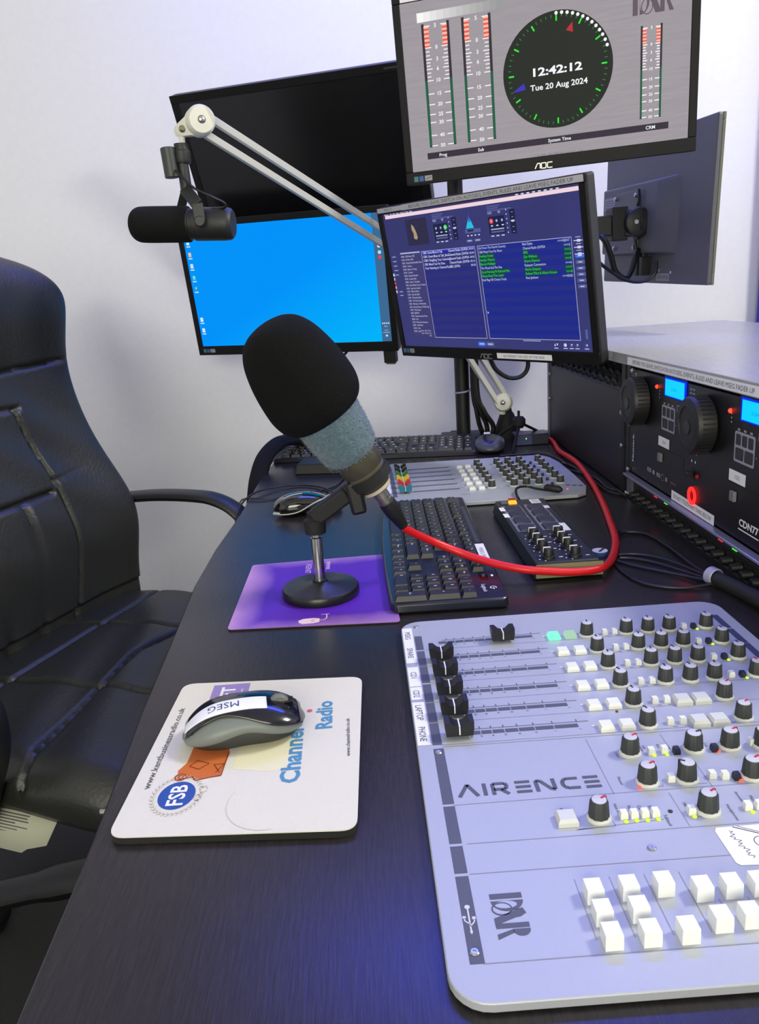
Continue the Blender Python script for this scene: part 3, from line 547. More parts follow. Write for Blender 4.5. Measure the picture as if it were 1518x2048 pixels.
pr.path([(.0389, .3480), (.0389, .3640)], .0009, um, 3); pr.disc(.0389, .3655, .0016, um, 3, 12); pr.path([(.0389, .3530), (.0362, .3555), (.0362, .3575)], .0008, um, 3); pr.path([(.0389, .3515), (.0416, .3545), (.0416, .3565)], .0008, um, 3); pr.disc(.0362, .3580, .0011, um, 3, 10); pr.rect(.0406, .3562, .0426, .3582, um, 3); pr.poly([(.0379, .3480), (.0399, .3480), (.0389, .3455)], um, 3)
pr.poly([(.2036, .4120), (.2055, .4155), (.262, .4160), (.262, .3790), (.2055, .3815), (.2036, .3840)], mat('sticker_white', (246, 246, 248), .4), 3)
pr.path([(.2120+.0016*math.sin(k*1.9)+.0010*math.sin(k*.7)+.0004*k*.35, .4115-.00085*k) for k in range(30)], .00035, INK, 6); pr.path([(.216, .4150), (.232, .4060), (.240, .4010)], .0007, INKD, 6); pr.path([(.219, .4155), (.235, .4060)], .0005, INK, 6); pr.path(circ(.228, .400, .005, 14), .0005, INK, 6)
pr.build('panel_print', t, world=True)
SX = t.location.x; SY = t.location.y
def L_(x, y, z=.0075): return (x-SX, y-SY, z)
def mk(mesh, name, x, y, z=.0075, label=None): return place(mesh, name, t, L_(x, y, z), label=label)
random.seed(3)
for i, (x, y) in enumerate([(.1220, .7080)]+[(.0573, q) for q in (.6765, .6437, .6091, .5755, .5433)]): mk(FDB, 'fader_cap', x, y)
for i, y in enumerate(rowk):
    knob(t, *L_(.2068, y)[:2], ang=R(random.uniform(-20, 20)), kind='grey')
    for x in (.1732, .1897):
        mk((B_GN if x < .18 else B_GN2) if i == 0 else B_W, 'channel_button', x, y-.0015, label='lit green button' if i == 0 else None)
    for x in (.2245, .2346): mk(B_S, 'switch', x, y-.0005)
    if i < 4:
        for x in (.2465, .2684, .2898): knob(t, *L_(x, y)[:2], ang=R(random.uniform(-15, 15)))
        knob(t, *L_(.3271, y)[:2], kind='red' if i == 3 else 'grey'); mk(B_D, 'switch', .3138, y-.0015, label='dark navy switch'); mk(L_G, 'indicator', .3163, y-.0052, label='lit lime green lamp'); mk(B_S, 'switch', .3045, y)
    else:
        for x in (.2465, .2620): mk(B_G, 'wide_button', x, y-.0035)
        knob(t, *L_(.2832, y)[:2], kind='red', ang=R(-50)); mk(L_OFF, 'indicator', .1895, y-.011)
for x, y, k_, a in ((.1804, .5031, 'red', -60), (.2277, .5021, 'grey', -70), (.2550, .5022, 'red', -70), (.1803, .4672, 'red', -60), (.2082, .4670, 'grey', 60), (.2535, .4653, 'red', -60), (.1358, .4336, 'red', -60), (.2080, .4326, 'red', -60), (.2650, .4330, 'grey', 0), (.2790, .5000, 'grey', 0)): knob(t, *L_(x, y)[:2], ang=R(a), kind=k_, sc=1.04)
for x, y in ((.2136, .4998), (.2417, .4995), (.2417, .4645)): mk(B_D, 'switch', x, y-.001, label='dark navy switch')
for x, y in ((.2441, .4966), (.2437, .4606), (.1728, .4613)): mk(L_R, 'indicator', x, y, label='lit red lamp')
for x, y in ((.1968, .4974), (.2061, .4972), (.1520, .4274), (.1591, .4275), (.1661, .4273), (.1732, .4274), (.1970, .4273), (.2355, .4275), (.244, .4275)): mk(L_G, 'indicator', x, y, label='lit lime green lamp')
for x, y in ((.1952, .5004), (.2053, .5013), (.1968, .4671), (.2261, .4674), (.2344, .4657), (.1517, .4323), (.1586, .4321), (.1657, .4321), (.1727, .4321), (.1965, .4317), (.2339, .4319), (.2417, .4321), (.2722, .5029)): mk(B_S, 'switch', x, y)
mk(B_G, 'wide_button', .1141, .4325)
G().lathe([(.0016, 0), (.0016, .0004)], n=14).build('jack_hole', GLOSS, t, loc=L_(.1838, .4345))
for x, y in ((.1120, .3654), (.1325, .3660), (.1529, .3668), (.1729, .3612), (.1898, .3617), (.2060, .3618), (.1122, .3494), (.1327, .3498), (.1736, .3389), (.1899, .3400), (.2062, .3400), (.1122, .3330), (.1328, .3332), (.1532, .3332)): mk(B_L, 'cue_button', x, y)
SCR = G().lathe([(.0028, 0), (.0028, .0006), (.0020, .0012), (.0010, .0012), (.0008, .0006)], n=16).mesh('screw', STEEL)
for x, y in ((.1593, .4017), (.0385, .3337), (.0385, .5219), (.0385, .755)): mk(SCR, 'screw', x, y)
# far mixer
t = thing('mixing_console', 'smaller silver mixing console beyond the keyboard with green, yellow, red and teal fader caps', 'mixing console', (.2, 1.40, 0))
SX = t.location.x; SY = t.location.y
G().prism(rrect(.0300, 1.237, .3560, 1.565, .02)[:0] or [(.030, 1.237), (.345, 1.237), (.362, 1.250), (.374, 1.29), (.377, 1.38), (.377, 1.49), (.370, 1.535), (.355, 1.565), (.05, 1.575), (.033, 1.56)], .0015, .0075).build('top_plate', SILV, t, bevel=.0008, world=True)
G().prism([(.037, 1.244), (.34, 1.244), (.368, 1.29), (.370, 1.49), (.35, 1.558), (.055, 1.568), (.04, 1.55)], 0, .0016).build('underframe', DARK, t, world=True)
pr = Print(z=.0077); rows = [1.500, 1.4665, 1.432, 1.3965, 1.3605, 1.3225]
pr.rect(.0400, 1.30, .0475, 1.527, INK); pr.rect(.030, 1.33, .0385, 1.515, WHITE, 1)
for y in rows:
    scale_block(pr, y+.009, .075, .1600); pr.line((.05, y-.010), (.35, y-.010), .0005, LG)
for k in range(4): pr.rect(.158+k*.004, 1.287, .160+k*.004, 1.290, INK)
for k in range(3): pr.rect(.342+k*.010, 1.300-k*.005, .349+k*.010, 1.306-k*.005, mat('panel_navy', (58, 58, 110), .5))
pr.build('panel_print', t, world=True)
for i, (y, c) in enumerate(zip(rows, ((24, 24, 27), (24, 24, 27), (40, 120, 60), (226, 190, 40), (196, 44, 50), (40, 120, 140)))):
    place(fader_mesh(mat('fader_%s' % ['black', 'black', 'green', 'yellow', 'red', 'teal'][i], c, .4)), 'fader_cap', t, L_(.063, y+.004), label='%s fader cap' % ['black', 'black', 'green', 'yellow', 'red', 'teal'][i])
    for x in (.1801, .1968): mk(B_W, 'channel_button', x, y-.006)
    for x in (.2157, .2553, .2772, .2998, .3374): knob(t, *L_(x, y)[:2], ang=R(random.uniform(-20, 20)), sc=1.02)
    mk(B_D, 'switch', .3203, y-.0125)
mk(L_P, 'indicator', .3378, 1.2764, label='lit pink-red lamp')
cable('black USB plug lead arching over the near edge of the smaller mixing console', [(.2474, 1.222, .004), (.244, 1.245, .012), (.250, 1.272, .016), (.268, 1.285, .015), (.285, 1.276, .012), (.298, 1.262, .012)], .0022)
o = G().lathe([(.003, -.004), (.0062, 0), (.0062, .022), (.004, .026), (.0025, .028)], (0, 0, 0), (.78, -.6, -.05)).build('cable_plug', DARK, None, loc=(.2985, 1.262, .0165)); tag(o, 'black barrel plug lying on the corner of the smaller mixing console', 'plug')
# ------------------------------------------------------------------ keyboards (local x along the rows, y away from the typist)
KEYM = mat('key_black', (30, 31, 33), .42, bump=.1, scale=1500)
_kc = {}
def keymesh(w, h, m):
    k = (round(w, 4), round(h, 4), m.name)
    if k not in _kc:
        g = G(); a, b = w/2-.0008, h/2-.0008; g.prism([(-a, -b), (a, -b), (a, b), (-a, b)], 0, .0068, [(-a+.0022, -b+.0026), (a-.0022, -b+.0026), (a-.0022, b-.0012), (-a+.0022, b-.0012)])
        _kc[k] = g.mesh('key', m)
    return _kc[k]
def layout(u=.019):
    out = []; X0 = -.2085
    def row(y, items, x=0, h=1):
        for it in items:
            w, lab = it if isinstance(it, tuple) else (1, it)
            if lab is not None: out.append((X0+(x+w/2)*u, y, w*u, h*u, lab))
            x += w
    fy = .0445
    row(fy, ['Esc', (1, None), 'F1', 'F2', 'F3', 'F4', (.5, None), 'F5', 'F6', 'F7', 'F8', (.5, None), 'F9', 'F10', 'F11', 'F12'], h=.85); row(fy, ['Prt', 'Scr', 'Brk'], 15.25, .85)
    row(fy-.020, list('`1234567890-=')+[(2, 'Back')]); row(fy-.039, [(1.5, 'Tab')]+list('QWERTYUIOP[]')); row(fy-.058, [(1.75, 'Caps')]+list("ASDFGHJKL;'#")+[(1.25, 'Enter')]); row(fy-.077, [(1.25, 'Shift'), '\\']+list('ZXCVBNM,./')+[(2.75, 'Shift')]); row(fy-.096, [(1.25, 'Ctrl'), (1.25, 'Fn'), (1.25, 'Alt'), (6.25, ''), (1.25, 'Gr'), (1.25, 'Fn'), (1.25, 'Menu'), (1.25, 'Ctrl')])
    row(fy-.020, ['Ins', 'Hm', 'PgU'], 15.25); row(fy-.039, ['Del', 'End', 'PgD'], 15.25); row(fy-.077, [(1, None), '^'], 15.25); row(fy-.096, ['<', 'v', '>'], 15.25)
    row(fy-.020, ['Nm', '/', '*', '-'], 18.5); row(fy-.039, ['7', '8', '9'], 18.5); row(fy-.058, ['4', '5', '6'], 18.5); row(fy-.077, ['1', '2', '3'], 18.5); row(fy-.096, [(2, '0'), '.'], 18.5)
    out.append((X0+22*u, fy-.0485, u, 2*u, '+')); out.append((X0+22*u, fy-.0865, u, 2*u, 'Ent')); return out
def keyboard(label, loc, rz, body, front, w=.452, tilt=0, legends=True):
    t = thing('keyboard', label, 'keyboard', loc, (tilt, 0, rz))
    g = G(); poly = body; g.prism(poly, .002, .0135, [(x*.992, y*.985) for x, y in poly]); g.build('base', front, t, bevel=.0025)
    ks = layout(); zt = .0125; lg = Print(z=zt+.0069)
    for x, y, kw, kh, s_ in ks:
        place(keymesh(kw, kh, KEYM), 'key', t, (x, y, zt))
        if legends and s_: lg.text(s_, x-(kw/2-.005 if kw > .02 else .001), y+.002 if kh < .03 else y, .0030 if len(s_) > 1 else .0042, WHITE, align='c')
    if legends: lg.build('key_legends', t)
    return t
NAVY = mat('keyboard_body', (24, 27, 40), .3, coat=.2)
body = [(-.226, -.052)]+[(-.226+.452*k/20, -.066-.006*math.sin(PI*k/20)) for k in range(1, 20)]+[(.226, -.052), (.2265, .066), (.222, .070), (-.222, .070), (-.2265, .066)]
body = [(-.226, -.058), (-.215, -.066), (-.1, -.071), (.0, -.073), (.1, -.071), (.215, -.066), (.226, -.060), (.2265, .062), (.222, .0685), (-.222, .0685), (-.2265, .062)]
t = keyboard('black wireless keyboard in mid desk, number pad nearest, with a white label on its edge', (.0835, 1.030, 0), R(-91.0), body, NAVY)
pr = Print(z=.0137); pr.poly(rrect(-.165, .0555, .025, .0630, .003), mat('media_strip', (52, 54, 60), .35))
for k in range(14): pr.rect(-.16+k*.013, .0580, -.154+k*.013, .0605, INK, 2)
pr.rect(.030, .0540, .105, .0660, WHITE, 2); pr.text('MSEG PC', .068, .060, .0055, TXT, w=.04, lift=4)
pr.poly(rrect(.140, .044, .166, .054, .002), GLOSS, 2); pr.rect(.146, .047, .156, .051, INKD, 3)
pr.text('Logitech', .192, .045, .0050, WHITE, lift=3); pr.path(circ(.192, .055, .0035, 14)[2:], .0012, WHITE, 3); pr.rect(.1925, .0545, .197, .0560, WHITE, 3); pr.rect(.150, .058, .156, .0605, WHITE, 2)
pr.build('body_marks', t, label='white label strip, media key strip and maker mark')
bodyf = rrect(-.225, -.066, .228, .072, .006, 3)
t = keyboard('black keyboard at the far back of the desk in front of the monitor pole', (.020, 1.735, .004), R(-8), bodyf, mat('keyboard_far_body', (26, 28, 40), .4), tilt=R(6), legends=False)
pr = Print(z=.0195); ks = layout()
for x, y, kw, kh, s_ in ks: pr.rect(x-.003, y, x+.002, y+.003, WHITE)
pr.build('key_legends', t)
pr = Print(z=.0137); pr.rect(-.2, .058, .1, .0600, INK); pr.build('body_marks', t)
g = G(); g.box((0, .052, -.006), (.3, .01, .014)); g.build('rear_feet', DARK, t)
# ------------------------------------------------------------------ pad controller
t = thing('pad_controller', 'black pad controller with eight pads and eight knobs inside the red cable loop', 'controller', (.236, 1.028, 0))
SX = t.location.x; SY = t.location.y
G().prism([(.1925, .880), (.2790, .880), (.2790, 1.182), (.1925, 1.182)], .002, .022, [(.1965, .886), (.2745, .886), (.2740, 1.178), (.1965, 1.178)]).build('base', mat('controller_black', (26, 27, 30), .45), t, bevel=.002, world=True)
pr = Print(z=.0222); grey = mat('controller_grey', (110, 108, 125), .5)
pr.rect(.200, 1.012, .229, 1.146, grey); pr.rect(.2345, 1.012, .2645, 1.146, grey)
for x, y in ((.199, 1.1282), (.199, 1.094)): pr.rect(x-.004, y-.010, x+.004, y+.010, WHITE, 2)
pr.rect(.2610, 1.120, .2700, 1.134, WHITE, 2); pr.rect(.2610, 1.004, .2710, 1.040, WHITE, 2); pr.rect(.249, 1.150, .264, 1.174, WHITE, 2)
for k in range(4): pr.rect(.251, 1.154+k*.005, .262, 1.156+k*.005, INK, 3)
for x in (.2152, .2482):
    for y in (.9845, .9597, .9335, .9007): pr.rect(x+.013, y-.001, x+.018, y+.001, WHITE, 2); pr.rect(x-.013, y-.006, x-.0115, y-.003, WHITE, 2); pr.rect(x-.010, y+.007, x-.0085, y+.009, WHITE, 2); pr.rect(x-.007, y-.0115, x-.0055, y-.0095, WHITE, 2)
pr.build('panel_print', t, world=True)
PADM = G().prism(rrect(-.0115, -.0125, .0115, .0125, .002, 3), 0, .0025, rrect(-.0108, -.0118, .0108, .0118, .002, 3)).mesh('pad', mat('pad_rubber', (40, 41, 60), .5))
for x in (.2168, .2494):
    for y in (1.1284, 1.0970, 1.0643, 1.0296): place(PADM, 'pad', t, L_(x-.0015 if x < .22 else x, y-.003, .0222))
PKM = G().lathe([(.0085, 0), (.0080, .003), (.0068, .0035), (.0060, .0125), (.0056, .0130)], n=22).mesh('knob', DARK)
g = G().box((-.002, .001, .0134), (.009, .0016, .0008)); g.box((-.0062, .0018, .010), (.0008, .0016, .007)); PPM = g.mesh('pointer', WHITE)
for x in (.2152, .2482):
    for y in (.9845, .9597, .9335, .9007): o = place(PKM, 'knob', t, L_(x, y, .0222)); place(PPM, 'pointer', o)
BT = cube_mesh(.010, .008, .003, .9, mat('button_grey_dark', (90, 88, 95), .5)); place(BT, 'button', t, L_(.2075, 1.160, .0222)); BTL = cube_mesh(.012, .010, .004, .9, glow('button_orange', (255, 150, 40), 2.2)); place(BTL, 'button', t, L_(.2205, 1.158, .0222), label='lit orange button'); place(cube_mesh(.011, .006, .005, .9, glow('button_red', (190, 40, 20), .7)), 'button', t, L_(.2215, 1.169, .0222), label='lit red button')
G().box((.2355, .8795, .0125), (.082, .0014, .017)).build('end_trim', mat('trim_lit_olive', (128, 128, 92), .5), t, world=True)  # black plastic end face, its olive colour is painted front light
o = G().use(mat('badge_white', (225, 228, 235), .4)).lathe([(.0100, .006), (.0100, .0064), (.002, .0064)]).use(mat('badge_blue', (60, 90, 170), .45)).lathe([(.0095, 0), (.0100, .002), (.0100, .0062)]).use(INKD).box((.003, .001, .0068), (.003, .016, .0006), rz=-.7).build('button_badge', None, None, loc=(.2965, .958, 0)); tag(o, 'small round white and blue badge beside the pad controller, inside the red cable', 'badge')
# ------------------------------------------------------------------ mouse pads
def pad(label, quad, z, topm, r=.012):
    cx = sum(p[0] for p in quad)/4; cy = sum(p[1] for p in quad)/4
    t = thing('mouse_pad', label, 'mouse pad', (cx, cy, 0))
    out = []; n = 4; Q = [Vector((x-cx, y-cy)) for x, y in quad]
    for i in range(4):
        p, a, b = Q[i], Q[i-1], Q[(i+1) % 4]; da = (a-p).normalized()*r; db = (b-p).normalized()*r
        for k in range(7):
            u = k/6; out.append(tuple((p+da)*(1-u)**2+p*2*u*(1-u)+(p+db)*u*u))
    G().prism(out, .0003, z-.0008).build('foam_base', mat('pad_foam', (26, 27, 26), .9), t); G().prism(out, z-.0008, z).build('cloth_top', topm, t)
    return t
CLOTH = mat('pad_cloth_cream', (222, 218, 208), .85, bump=.3, scale=1500, var=.02)
t = pad('cream printed mouse pad nearest the camera with a mouse standing on it', [(-.1885, .668), (-.0195, .657), (-.0245, .4415), (-.1955, .4525)], .0062, CLOTH)
t2 = t; pr = Print(z=.0063)
T1 = mat('print_grey', (88, 86, 90), .8); T2 = mat('print_blue', (78, 140, 184), .8); T3 = mat('print_lilac', (150, 130, 190), .8); T4 = mat('print_orange', (198, 104, 48), .8); T5 = mat('print_royal', (38, 78, 160), .8); T6 = mat('print_wreath', (196, 190, 176), .8); T7 = mat('print_pale', (238, 236, 238), .8); T8 = mat('print_yellow', (226, 221, 190), .85); T9 = mat('print_brown', (120, 52, 24), .8)
pr.text('www.kentbusinessradio.co.uk', -.1815, .563, .0054, T1, rot=89, w=.118, bold=.012)
pr.text('Channel', -.0760, .5360, .0150, T2, rot=91, w=.074, bold=.03); pr.text('Radio', -.0530, .5930, .0140, T2, rot=91, w=.045, bold=.03); pr.text('www.channelradio.co.uk', -.0320, .5560, .0034, T1, rot=91, w=.056, bold=.01)
pr.rect(-.1585, .600, -.1245, .660, T3); pr.text('SWIFT', -.1440, .6275, .0130, T7, rot=90, w=.055, bold=.03, lift=3); pr.text('business growth', -.1310, .6300, .0026, T7, rot=90, w=.040, lift=3)
pr.poly([(-.160, .512), (-.150, .515), (-.147, .510), (-.137, .513), (-.128, .514), (-.126, .545), (-.130, .560), (-.157, .560), (-.158, .535), (-.163, .525)], T4); pr.disc(-.159, .5165, .0050, T4, 2)
pr.path(circ(-.159, .5165, .0040, 14), .0006, T9, 4); pr.path(circ(-.159, .5165, .0018, 10), .0005, T9, 4); pr.path([(-.155, .530), (-.147, .525), (-.140, .532), (-.150, .537), (-.155, .530)], .0008, T9, 4); pr.path([(-.133, .519), (-.128, .530), (-.136, .530), (-.130, .519)], .0007, T9, 4); pr.path([(-.160, .513), (-.150, .516), (-.147, .511), (-.128, .515), (-.127, .545)], .0008, T9, 4)
pr.poly([(-.120, .522), (-.088, .515), (-.074, .522), (-.070, .560), (-.120, .560)], T8, 0)
pr.disc(-.1570, .4940, .0135, T5, 2, 32, .0165); pr.text('FSB', -.1570, .4940, .0125, T7, rot=90, w=.024, bold=.02, lift=4)
for k in range(34):
    a = R(360*k/34); 
    if abs(((360*k/34-5) % 360)) < 14: continue
    x = -.1570+.0175*math.cos(a); y = .4940+.0220*math.sin(a); ux, uy = -math.sin(a), math.cos(a)
    pr.path([(x-ux*.0012+.002*math.cos(a), y-uy*.0016+.002*math.sin(a)), (x+ux*.001, y+uy*.0012), (x-ux*.0012-.0015*math.cos(a), y-uy*.0016-.0015*math.sin(a))], .0009, T6, 3)
pr.path(circ(-.138, .4990, .0028, 12, .0035), .0009, T6, 3); pr.path(circ(-.141, .4895, .0026, 12, .0034), .0009, T6, 3)
pr.path([(-.088+.030*math.cos(R(a)), .478+.030*math.sin(R(a))) for a in range(150, 290, 10)], .0006, mat('print_ring', (206, 200, 186), .85), 2)
pr.disc(-.0655, .6010, .0024, mat('print_pink', (214, 90, 120), .8), 2)
pr.build('printed_artwork', t, world=True)
PURP = mat('pad_cloth_purple', (84, 20, 165), .55, bump=.15, scale=1200); nt = PURP.node_tree; b = nt.nodes['Principled BSDF']
tc = nt.nodes.new('ShaderNodeTexCoord'); n1 = nt.nodes.new('ShaderNodeTexNoise'); n1.inputs['Scale'].default_value = 14; n1.inputs['Detail'].default_value = 8; sp = nt.nodes.new('ShaderNodeSeparateXYZ')
# worn pale lilac edges of the print: distance from the middle of the pad, roughened by noise
L = nt.links.new; L(tc.outputs['Object'], sp.inputs[0]); L(tc.outputs['Object'], n1.inputs['Vector'])
def mth(op, a, b_=None, c=None):
    m_ = nt.nodes.new('ShaderNodeMath'); m_.operation = op
    for i, v in enumerate((a, b_, c)):
        if v is None: continue
        if isinstance(v, (int, float)): m_.inputs[i].default_value = v
        else: L(v, m_.inputs[i])
    return m_.outputs[0]
ex = mth('MULTIPLY', mth('ABSOLUTE', sp.outputs[0]), 1/.094); ey = mth('MULTIPLY', mth('ABSOLUTE', sp.outputs[1]), 1/.115)
d_ = mth('ADD', mth('MAXIMUM', mth('POWER', mth('SUBTRACT', mth('MULTIPLY', sp.outputs[0], -1/.094), .0), 1), mth('SUBTRACT', ey, .12)), mth('MULTIPLY', mth('SUBTRACT', n1.outputs['Fac'], .5), .35))
rp = nt.nodes.new('ShaderNodeValToRGB'); rp.color_ramp.elements[0].position = .62; rp.color_ramp.elements[1].position = .98
rp.color_ramp.elements[0].color = (*lin((82, 20, 166)), 1); rp.color_ramp.elements[1].color = (*lin((186, 138, 192)), 1); L(d_, rp.inputs[0]); L(rp.outputs[0], b.inputs['Base Color'])
t = pad('purple mouse pad with worn lilac edges under the round microphone base', [(-.1680, 1.010), (.0135, 1.016), (.0235, .785), (-.1690, .797)], .0025, PURP, .006)
pr = Print(z=.0026); pp = mat('print_pinkwhite', (235, 205, 220), .7)
pr.text('www.', -.0615, .985, .0095, pp, rot=-90, w=.034); pr.text('KENT', -.0890, .978, .0080, pp, rot=-90, w=.034)
pr.poly([(-.0905, .8060), (-.0895, .8000), (-.085, .7960), (-.073, .7965), (-.0665, .799), (-.0665, .8085), (-.073, .8110), (-.085, .8105)], pp, 2); pr.path([(-.0665, .8040), (-.061, .8045), (-.0585, .809), (-.0590, .8190)], .0012, pp, 2); pr.path([(-.0655, .8195), (-.056, .820)], .0010, pp, 2); pr.path([(-.0720, .8010), (-.076, .8035), (-.0720, .8065)], .0006, T1, 4)
pr.build('printed_artwork', t, world=True)
# ------------------------------------------------------------------ mice (local: length along x, wheel end at +x)
def mouse_shell(L0, hw, zt, zb, n=26, m=28, flare=1.0, waist=.0, zoff=0, p=2.6, x0=0):
    """rings across the length; zt(u), zb(u) top and bottom heights; the waist pinches the sides"""
    rings = []
    for i in range(n+1):
        u = -1+2*i/n; uu = max(-1, min(1, u*.999)); w = hw*(1-abs(uu)**p)**(1/p)*(1-waist*math.exp(-((uu-.05)/.35)**2)); a = zt(uu); b_ = zb(uu)
        k_ = (1-abs(uu)**4)**.5; ring = []
        for k in range(m):
            th = 2*PI*k/m; c, s = math.cos(th), math.sin(th); e = .62
            y = w*abs(c)**.8*(1 if c > 0 else -1); z = (b_+(a-b_)*.42)+((a-b_)*.58 if s > 0 else (a-b_)*.42)*abs(s)**.85*(1 if s > 0 else -1)*k_
            ring.append((x0+L0/2*u, y, z))
        rings.append(ring)
    return rings
t = thing('computer_mouse', 'grey and black wireless mouse with a white label on the cream pad', 'mouse', (-.1165, .5680, .0064), (0, 0, R(9)))
zt = lambda u: .034-.010*max(0, u)**2-.016*max(0, -u)**3.0; LM = .100
G().loft(mouse_shell(LM, .0295, lambda u: zt(u)-.0035, lambda u: .004+.009*math.exp(-((u-.05)/.45)**2), waist=.08)).build('lower_shell', mat('mouse_grey', (112, 118, 114), .45), t)
def edge(u): return .0185+.0105*math.exp(-((u+.30)/.30)**2)-.003*u
rings = []
for i in range(27):                                                      # dark underside wedge showing below the grey side curve
    pass
def top_cover(off, m, name, x_a=-1, x_b=1, half=1.0, y0=0, mt=None, par=None, lab=None, th=28):
    rings = []
    for i in range(31):
        u = x_a+(x_b-x_a)*i/30; uu = max(-.995, min(.995, u)); w = (.0297*(1-abs(uu)**2.6)**(1/2.6)*(1-.08*math.exp(-((uu-.05)/.35)**2))+off); a = zt(uu)-.0035; b_ = .001; k_ = (1-abs(uu)**4)**.5
        row = []
        for k in range(th+1):
            v = -1+2*k/th; hf = half(u) if callable(half) else half; y = w*(y0+v*hf); c = min(1, abs(y0+v*hf)); s = (1-c**(1/.8*1.0)**1)**1 if False else (1-c**2.5)**.5
            z = (b_+(a-b_)*.42)+(a-b_)*.58*s*k_+off
            row.append((LM/2*u, y, z))
        rings.append(row)
    g = G(); n_ = th+1; vs_ = [p for r in rings for p in r]; g.add(vs_, [(i*n_+k, i*n_+k+1, (i+1)*n_+k+1, (i+1)*n_+k) for i in range(30) for k in range(th)])
    o = g.build(name, m, par or t, label=lab, ang=60); s_ = o.modifiers.new('thickness', 'SOLIDIFY'); s_.thickness = -.0012; s_.offset = 1 if False else -1; return o
MG = mat('mouse_gloss_black', (16, 17, 24), .16, coat=.4)
top_cover(.0016, MG, 'top_cover', -.93, .93, lambda u: .80+.15*math.tanh((u-.15)/.3)-.10*math.exp(-((u+.30)/.25)**2)+.10*math.exp(-((u+.95)/.2)**2))
G().loft([[(x, y, z) for x, y, z in r] for r in mouse_shell(LM*.95, .0285, lambda u: .026, lambda u: .0002, waist=.10)]).build('underside', mat('mouse_underside', (40, 41, 38), .6), t)
lb_ = top_cover(.0022, WHITE, 'label_strip', -.93, .40, .27, y0=-.20, lab='white paper label across the back reading MSEG'); 
pr = Print(); v_, f_ = glyphs('MSEG', 0); xm = max(p[0] for p in v_)
def mz(x, y):
    uu = max(-.99, min(.99, x/(LM/2))); a = zt(uu)-.0035; w = .0297*(1-abs(uu)**2.6)**(1/2.6); c = min(1, abs(y/w)); return (.001+(a-.001)*.42)+(a-.001)*.58*(1-c**2.5)**.5*(1-abs(uu)**4)**.5+.0030
pts = []
for p in v_: x = -.001-(p[0]/xm)*.026; y = -.0060-(p[1]-.365)/.73*.0085; pts.append((x, y, mz(x, y)+.0006))
pr.use(T5 if False else mat('label_ink_blue', (60, 70, 110), .5)); pr.add(pts, f_); pr.build('label_lettering', t)
G().lathe([(.001, -.0035), (.0075, -.0035), (.0085, -.002), (.0085, .002), (.0075, .0035), (.001, .0035)], (.030, 0, .0250), (0, 1, 0), 28).build('scroll_wheel', mat('wheel_grey', (110, 112, 104), .5), t)
G().box((.031, 0, .0262), (.022, .0090, .004)).build('wheel_slot', GLOSS, t, bevel=.001)
# wired mouse beyond the purple pad
t = thing('computer_mouse', 'glossy black wired mouse with silver trim lines beyond the purple pad', 'mouse', (-.107, 1.272, 0), (0, 0, R(8)))
z2 = lambda u: .036-.006*(u+.25)**2*2-.006*max(0, u)**2; LM = .118
G().loft(mouse_shell(LM, .031, z2, lambda u: .0005, waist=.05)).build('body', mat('mouse_gloss', (10, 10, 12), .06, coat=.8), t)
tr = mat('mouse_trim', (200, 202, 205), .3, metal=.4)
pts = []
for i in range(25):
    u = -.96+1.9*i/24; w = .031*(1-abs(u)**2.6)**(1/2.6)*(1-.05*math.exp(-((u-.05)/.35)**2)); z = .007+.020*(1/(1+math.exp(-(u+.05)*6))); zz_ = z2(u); c = max(0, min(1, (z-(zz_*.42))/(zz_*.58))); pts.append((LM/2*u, -(w*(1-c**2)**.42+.0008), z))
G().tube(pts, .0011, 6, 1).build('trim', tr, t)
pts = [(-.052, -.017, .010), (-.050, -.015, .018), (-.044, -.013, .027), (-.033, -.0125, .0335), (-.018, -.013, .0362), (-.008, -.014, .037)]
G().tube([(x, y+.002, z+.0002) for x, y, z in pts], .0009, 6, 3).build('trim', tr, t); G().box((-.0515, -.014, .0085), (.012, .016, .004), rz=-.5).build('trim', tr, t, bevel=.001)
cable('thin black lead of the wired mouse looping over the left edge of the desk', [(-.052, 1.30, .010), (-.062, 1.36, .006), (-.09, 1.43, .003), (-.14, 1.465, .003), (-.195, 1.44, .006), (-.226, 1.39, .004), (-.2385, 1.33, -.01), (-.2405, 1.29, -.05)], .0018)
cable('thin black lead lying across the desk behind the wired mouse', [(-.2395, 1.36, -.02), (-.235, 1.385, .002), (-.18, 1.375, .002), (-.12, 1.40, .002), (-.07, 1.43, .002), (-.05, 1.5, .002)], .0014)
# far mouse
t = thing('computer_mouse', 'dark wired mouse with a white tag beside the far keyboard', 'mouse', (.272, 1.680, 0), (0, 0, R(80)))
LM = .105; G().loft(mouse_shell(LM, .034, lambda u: .034-.01*u*u, lambda u: .001, waist=.03)).build('body', mat('mouse_slate', (70, 72, 84), .35), t)
G().loft([[(x, y*.72, z+.0016) for x, y, z in r] for r in mouse_shell(LM*.9, .032, lambda u: .034-.01*u*u, lambda u: .01)]).build('top_cover', mat('mouse_dark', (24, 25, 32), .3), t)
G().box((.026, .006, .0345), (.017, .014, .0012)).build('paper_tag', WHITE, t)
# low black box left of the far keyboard
o = G().prism([(-.153, 1.57), (-.02, 1.545), (-.01, 1.625), (-.140, 1.655)], 0, .020, [(-.148, 1.578), (-.025, 1.553), (-.016, 1.618), (-.138, 1.645)]).build('card_terminal', DARK, None, bevel=.002); o.name = 'black_case'; tag(o, 'low black case lying behind the foam microphone', 'case')
